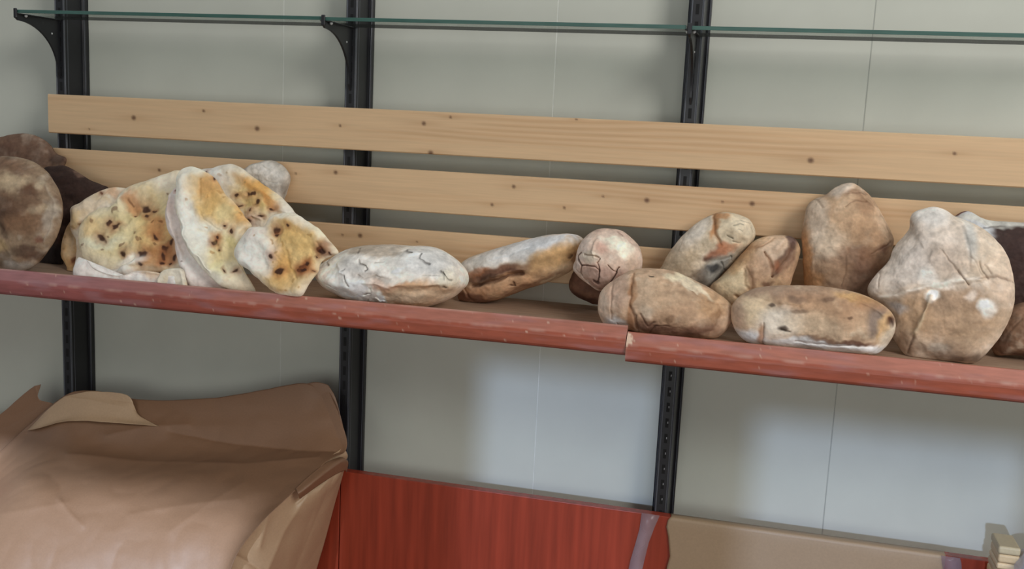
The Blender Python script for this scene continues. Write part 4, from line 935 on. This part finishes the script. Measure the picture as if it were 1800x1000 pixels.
corner = [[(48, 757, -0.128), (92, 714, -0.124), (118, 697, -0.123), (165, 688, -0.122), (222, 694, -0.122), (236, 714, -0.124)],
          [(52, 756, -0.134), (96, 722, -0.131), (126, 706, -0.129), (170, 704, -0.128), (222, 710, -0.128), (244, 730, -0.130)],
          [(60, 755, -0.140), (100, 738, -0.141), (135, 728, -0.141), (178, 728, -0.141), (230, 736, -0.140), (264, 742, -0.138)],
          [(72, 752, -0.146), (108, 742, -0.152), (140, 740, -0.154), (180, 742, -0.154), (232, 746, -0.152), (280, 750, -0.148)]]
sheet('folded_corner', corner, M_kraft_lit, heap, 50, 70, [([(115, 699), (165, 706), (215, 716)], 5, .003), ([(180, 690), (200, 702), (236, 706)], 4, -.003)], wr=.0015, seed=3)
fold = [[(520, 858, -.306), (524, 868, -.314), (527, 877, -.300)],
        [(548, 832, -.262), (556, 842, -.270), (560, 853, -.252)],
        [(575, 812, -.218), (584, 820, -.220), (588, 835, -.200)],
        [(595, 804, -.182), (605, 808, -.178), (606, 827, -.158)],
        [(602, 803, -.166), (612, 812, -.156), (609, 830, -.138)]]
sheet('folded_edge', fold, M_kraft, heap, 60, 24, [([(530, 865), (570, 832), (600, 812)], 4, .003)], wr=.001, seed=6, lift=(.5, -.8, .3))
edge = [[(520, 680, -.1), (552, 672, -.1), (572, 675, -.1), (578, 678, -.1)],
        [(535, 700, -.104), (566, 690, -.104), (583, 692, -.104), (590, 700, -.104)],
        [(560, 735, -.112), (582, 730, -.112), (595, 734, -.112), (601, 740, -.112)],
        [(580, 780, -.135), (598, 778, -.135), (606, 780, -.135), (610, 784, -.135)]]
sheet('under_sheet', edge, M_kraft, heap, 30, 20, (), wr=.001, seed=4)

left = [[(-70, 775, -.099), (0, 728, -.099), (30, 703, -.099), (54, 683, -.099), (72, 675, -.099)],
        [(-70, 785, -.099), (0, 745, -.099), (30, 728, -.099), (52, 712, -.099), (68, 700, -.099)],
        [(-70, 800, -.099), (0, 760, -.099), (32, 740, -.099), (60, 722, -.099), (90, 708, -.099)],
        [(-70, 860, -.099), (0, 800, -.099), (36, 765, -.099), (66, 740, -.099), (100, 712, -.099)]]
o = sheet('kraft_paper_sheet', left, M_kraft, None, 60, 60, [([(-20, 756), (30, 733), (70, 706)], 4, -.005), ([(62, 680), (68, 700)], 3, .003)], wr=.001, seed=5)
tag(o, 'loose brown paper sheet with an upturned corner, behind the heap at the left edge', 'wrapping paper')

# flat sheet hung over the cherry panel at the right
def W(u, v, y=-.0965):
    return hit(u, v, y=y)
xl, xr = W(1176, 910)[0], W(1662, 980)[0]
nx, rowsz = 120, [(-.076, PZ+.0007), (-.0845, PZ+.0009), (-.0925, PZ+.0008), (-.0955, PZ-.001), (-.0962, PZ-.006)]+[(-.0965-.0006*k, PZ-.02-.02*k) for k in range(0, 12)]
X = np.linspace(0, 1, nx)
P = []
for k, (yy, zz) in enumerate(rowsz):
    xa = xl+.004*math.sin(k*.9)+(.0045 if 5 < k < 9 else 0)
    row = np.c_[xa+(xr-xa)*X, np.full(nx, yy), np.full(nx, zz)]
    row[:, 1] -= np.abs(.0012*noise(np.c_[X*5, np.full(nx, k*.3), np.full(nx, 3.)]))*(k > 3)
    P.append(row)
P = np.array(P); nr_ = len(P)
a = np.arange(nr_-1)[:, None]*nx; j = np.arange(nx-1)[None, :]
q = np.stack([a+j, a+j+1, a+nx+j+1, a+nx+j], -1).reshape(-1, 4)
o = link('kraft_paper_sheet', np_mesh('kraft_paper_sheet', P.reshape(-1, 3), q), M_kraft3)
md = o.modifiers.new('paper', 'SOLIDIFY'); md.thickness = .0005; md.offset = 0
tag(o, 'flat pale brown paper sheet hung over the cherry panel at the lower right', 'wrapping paper')


def strip(label, pts, y=-.0952):
    P = [hit(u, v, y=y-.0002*k) for k, (u, v) in enumerate(pts)]
    P[0][2] = min(P[0][2], PZ+.001); P[1][2] = min(P[1][2], PZ+.001)
    n = len(pts)//2
    V = np.array(P); q = [(2*k, 2*k+1, 2*k+3, 2*k+2) for k in range(n-1)]
    o = link('tape_strip', np_mesh('tape_strip', V, q), M_film)
    md = o.modifiers.new('film', 'SOLIDIFY'); md.thickness = .0002; md.offset = 0
    tag(o, label, 'tape', 'clear tape strips')


strip('clear tape strip stuck slanting on the cherry panel, left of the flat paper sheet', [(1128, 900), (1160, 905), (1124, 930), (1150, 928), (1117, 955), (1140, 955), (1108, 985), (1134, 980), (1104, 1005), (1128, 1005), (1098, 1040), (1122, 1040)])
strip('short clear tape strip at the right end of the flat paper sheet', [(1655, 972), (1688, 977), (1655, 985), (1690, 990), (1658, 1005), (1691, 1010), (1660, 1040), (1692, 1040)], y=-.0985)

# folded paper bags and a white bag at the right frame edge
ys = -.19
xa = hit(1741, 950, y=ys+.05)[0]; z = ZW
rs2 = np.random.RandomState(5)
ztop = hit(1760, 947, y=ys+.02)[2]
hs = [.016, .014, .012, .016, .015]
ZC = 0.80
cr_ = boxes('storage_crate', [(1.80, -.30, ZW+.0005, 2.35, -.10, ZC)], kraft('crate_board', (150, 118, 84)), None, .003)
tag(cr_, 'plain crate under the folded bags at the right, below the frame', 'crate')
pk = boxes('cardboard_box', [(xa, ys-.015, ZC+.0005, xa+.036, ys+.05, ztop-sum(hs))], kraft('box_card', (196, 172, 136)), None, .002)
tag(pk, 'tall beige cardboard box under the folded bags at the lower right edge', 'box')
zz = ztop-sum(hs)
PL = ['folded beige paper bag lowest of the stack at the lower right edge', 'folded beige paper bag second from the bottom of the stack at the right edge', 'folded beige paper bag in the middle of the stack at the right edge',
      'folded beige paper bag second from the top of the stack at the right edge', 'folded greyish beige paper bag on top of the stack at the right edge']
CC = [(206, 176, 128), (190, 164, 130), (214, 190, 152), (202, 178, 140), (186, 172, 140)]
for k, h in enumerate(hs):
    j1, j2 = rs2.uniform(-.0015, .0015, 2)
    o = boxes('folded_paper_bag', [(xa+j1, ys-.015+j2, zz+.0003, xa+.036+j1, ys+.05+j2, zz+h-.0003)], kraft('bag_paper_%d' % k, CC[k]), None, .004, 3)
    tag(o, PL[k], 'paper bag', 'folded paper bags at the right edge')
    zz += h
bm = bmesh.new()
bmesh.ops.create_icosphere(bm, subdivisions=5, radius=1.0)
xb = hit(1787, 965, y=ys-.03)[0]-.008
for v in bm.verts:
    c = v.co.copy()
    c = Vector([math.copysign(abs(t_)**.6, t_) for t_ in c])
    n_ = float(fbm(np.array([[c.x*2, c.y*2, c.z*2]]), 3)[0])
    f = 1+.10*n_+.05*abs(float(noise(np.array([[c.x*5, c.y*5, c.z*3]]))[0]))
    v.co = Vector((xb+.066+c.x*.054*f, ys-.03+c.y*.07*f, max(ZC+.0005, (ZC+ztop)/2+c.z*(ztop-ZC)/2*(.99+.03*n_))))
for f in bm.faces: f.smooth = True
me = bpy.data.meshes.new('plastic_bag'); bm.to_mesh(me); bm.free()
o = link('plastic_bag', me, simple('white_plastic', (214, 212, 222), 0.35))
tag(o, 'white plastic bag cut off by the frame in the lower right corner', 'bag')
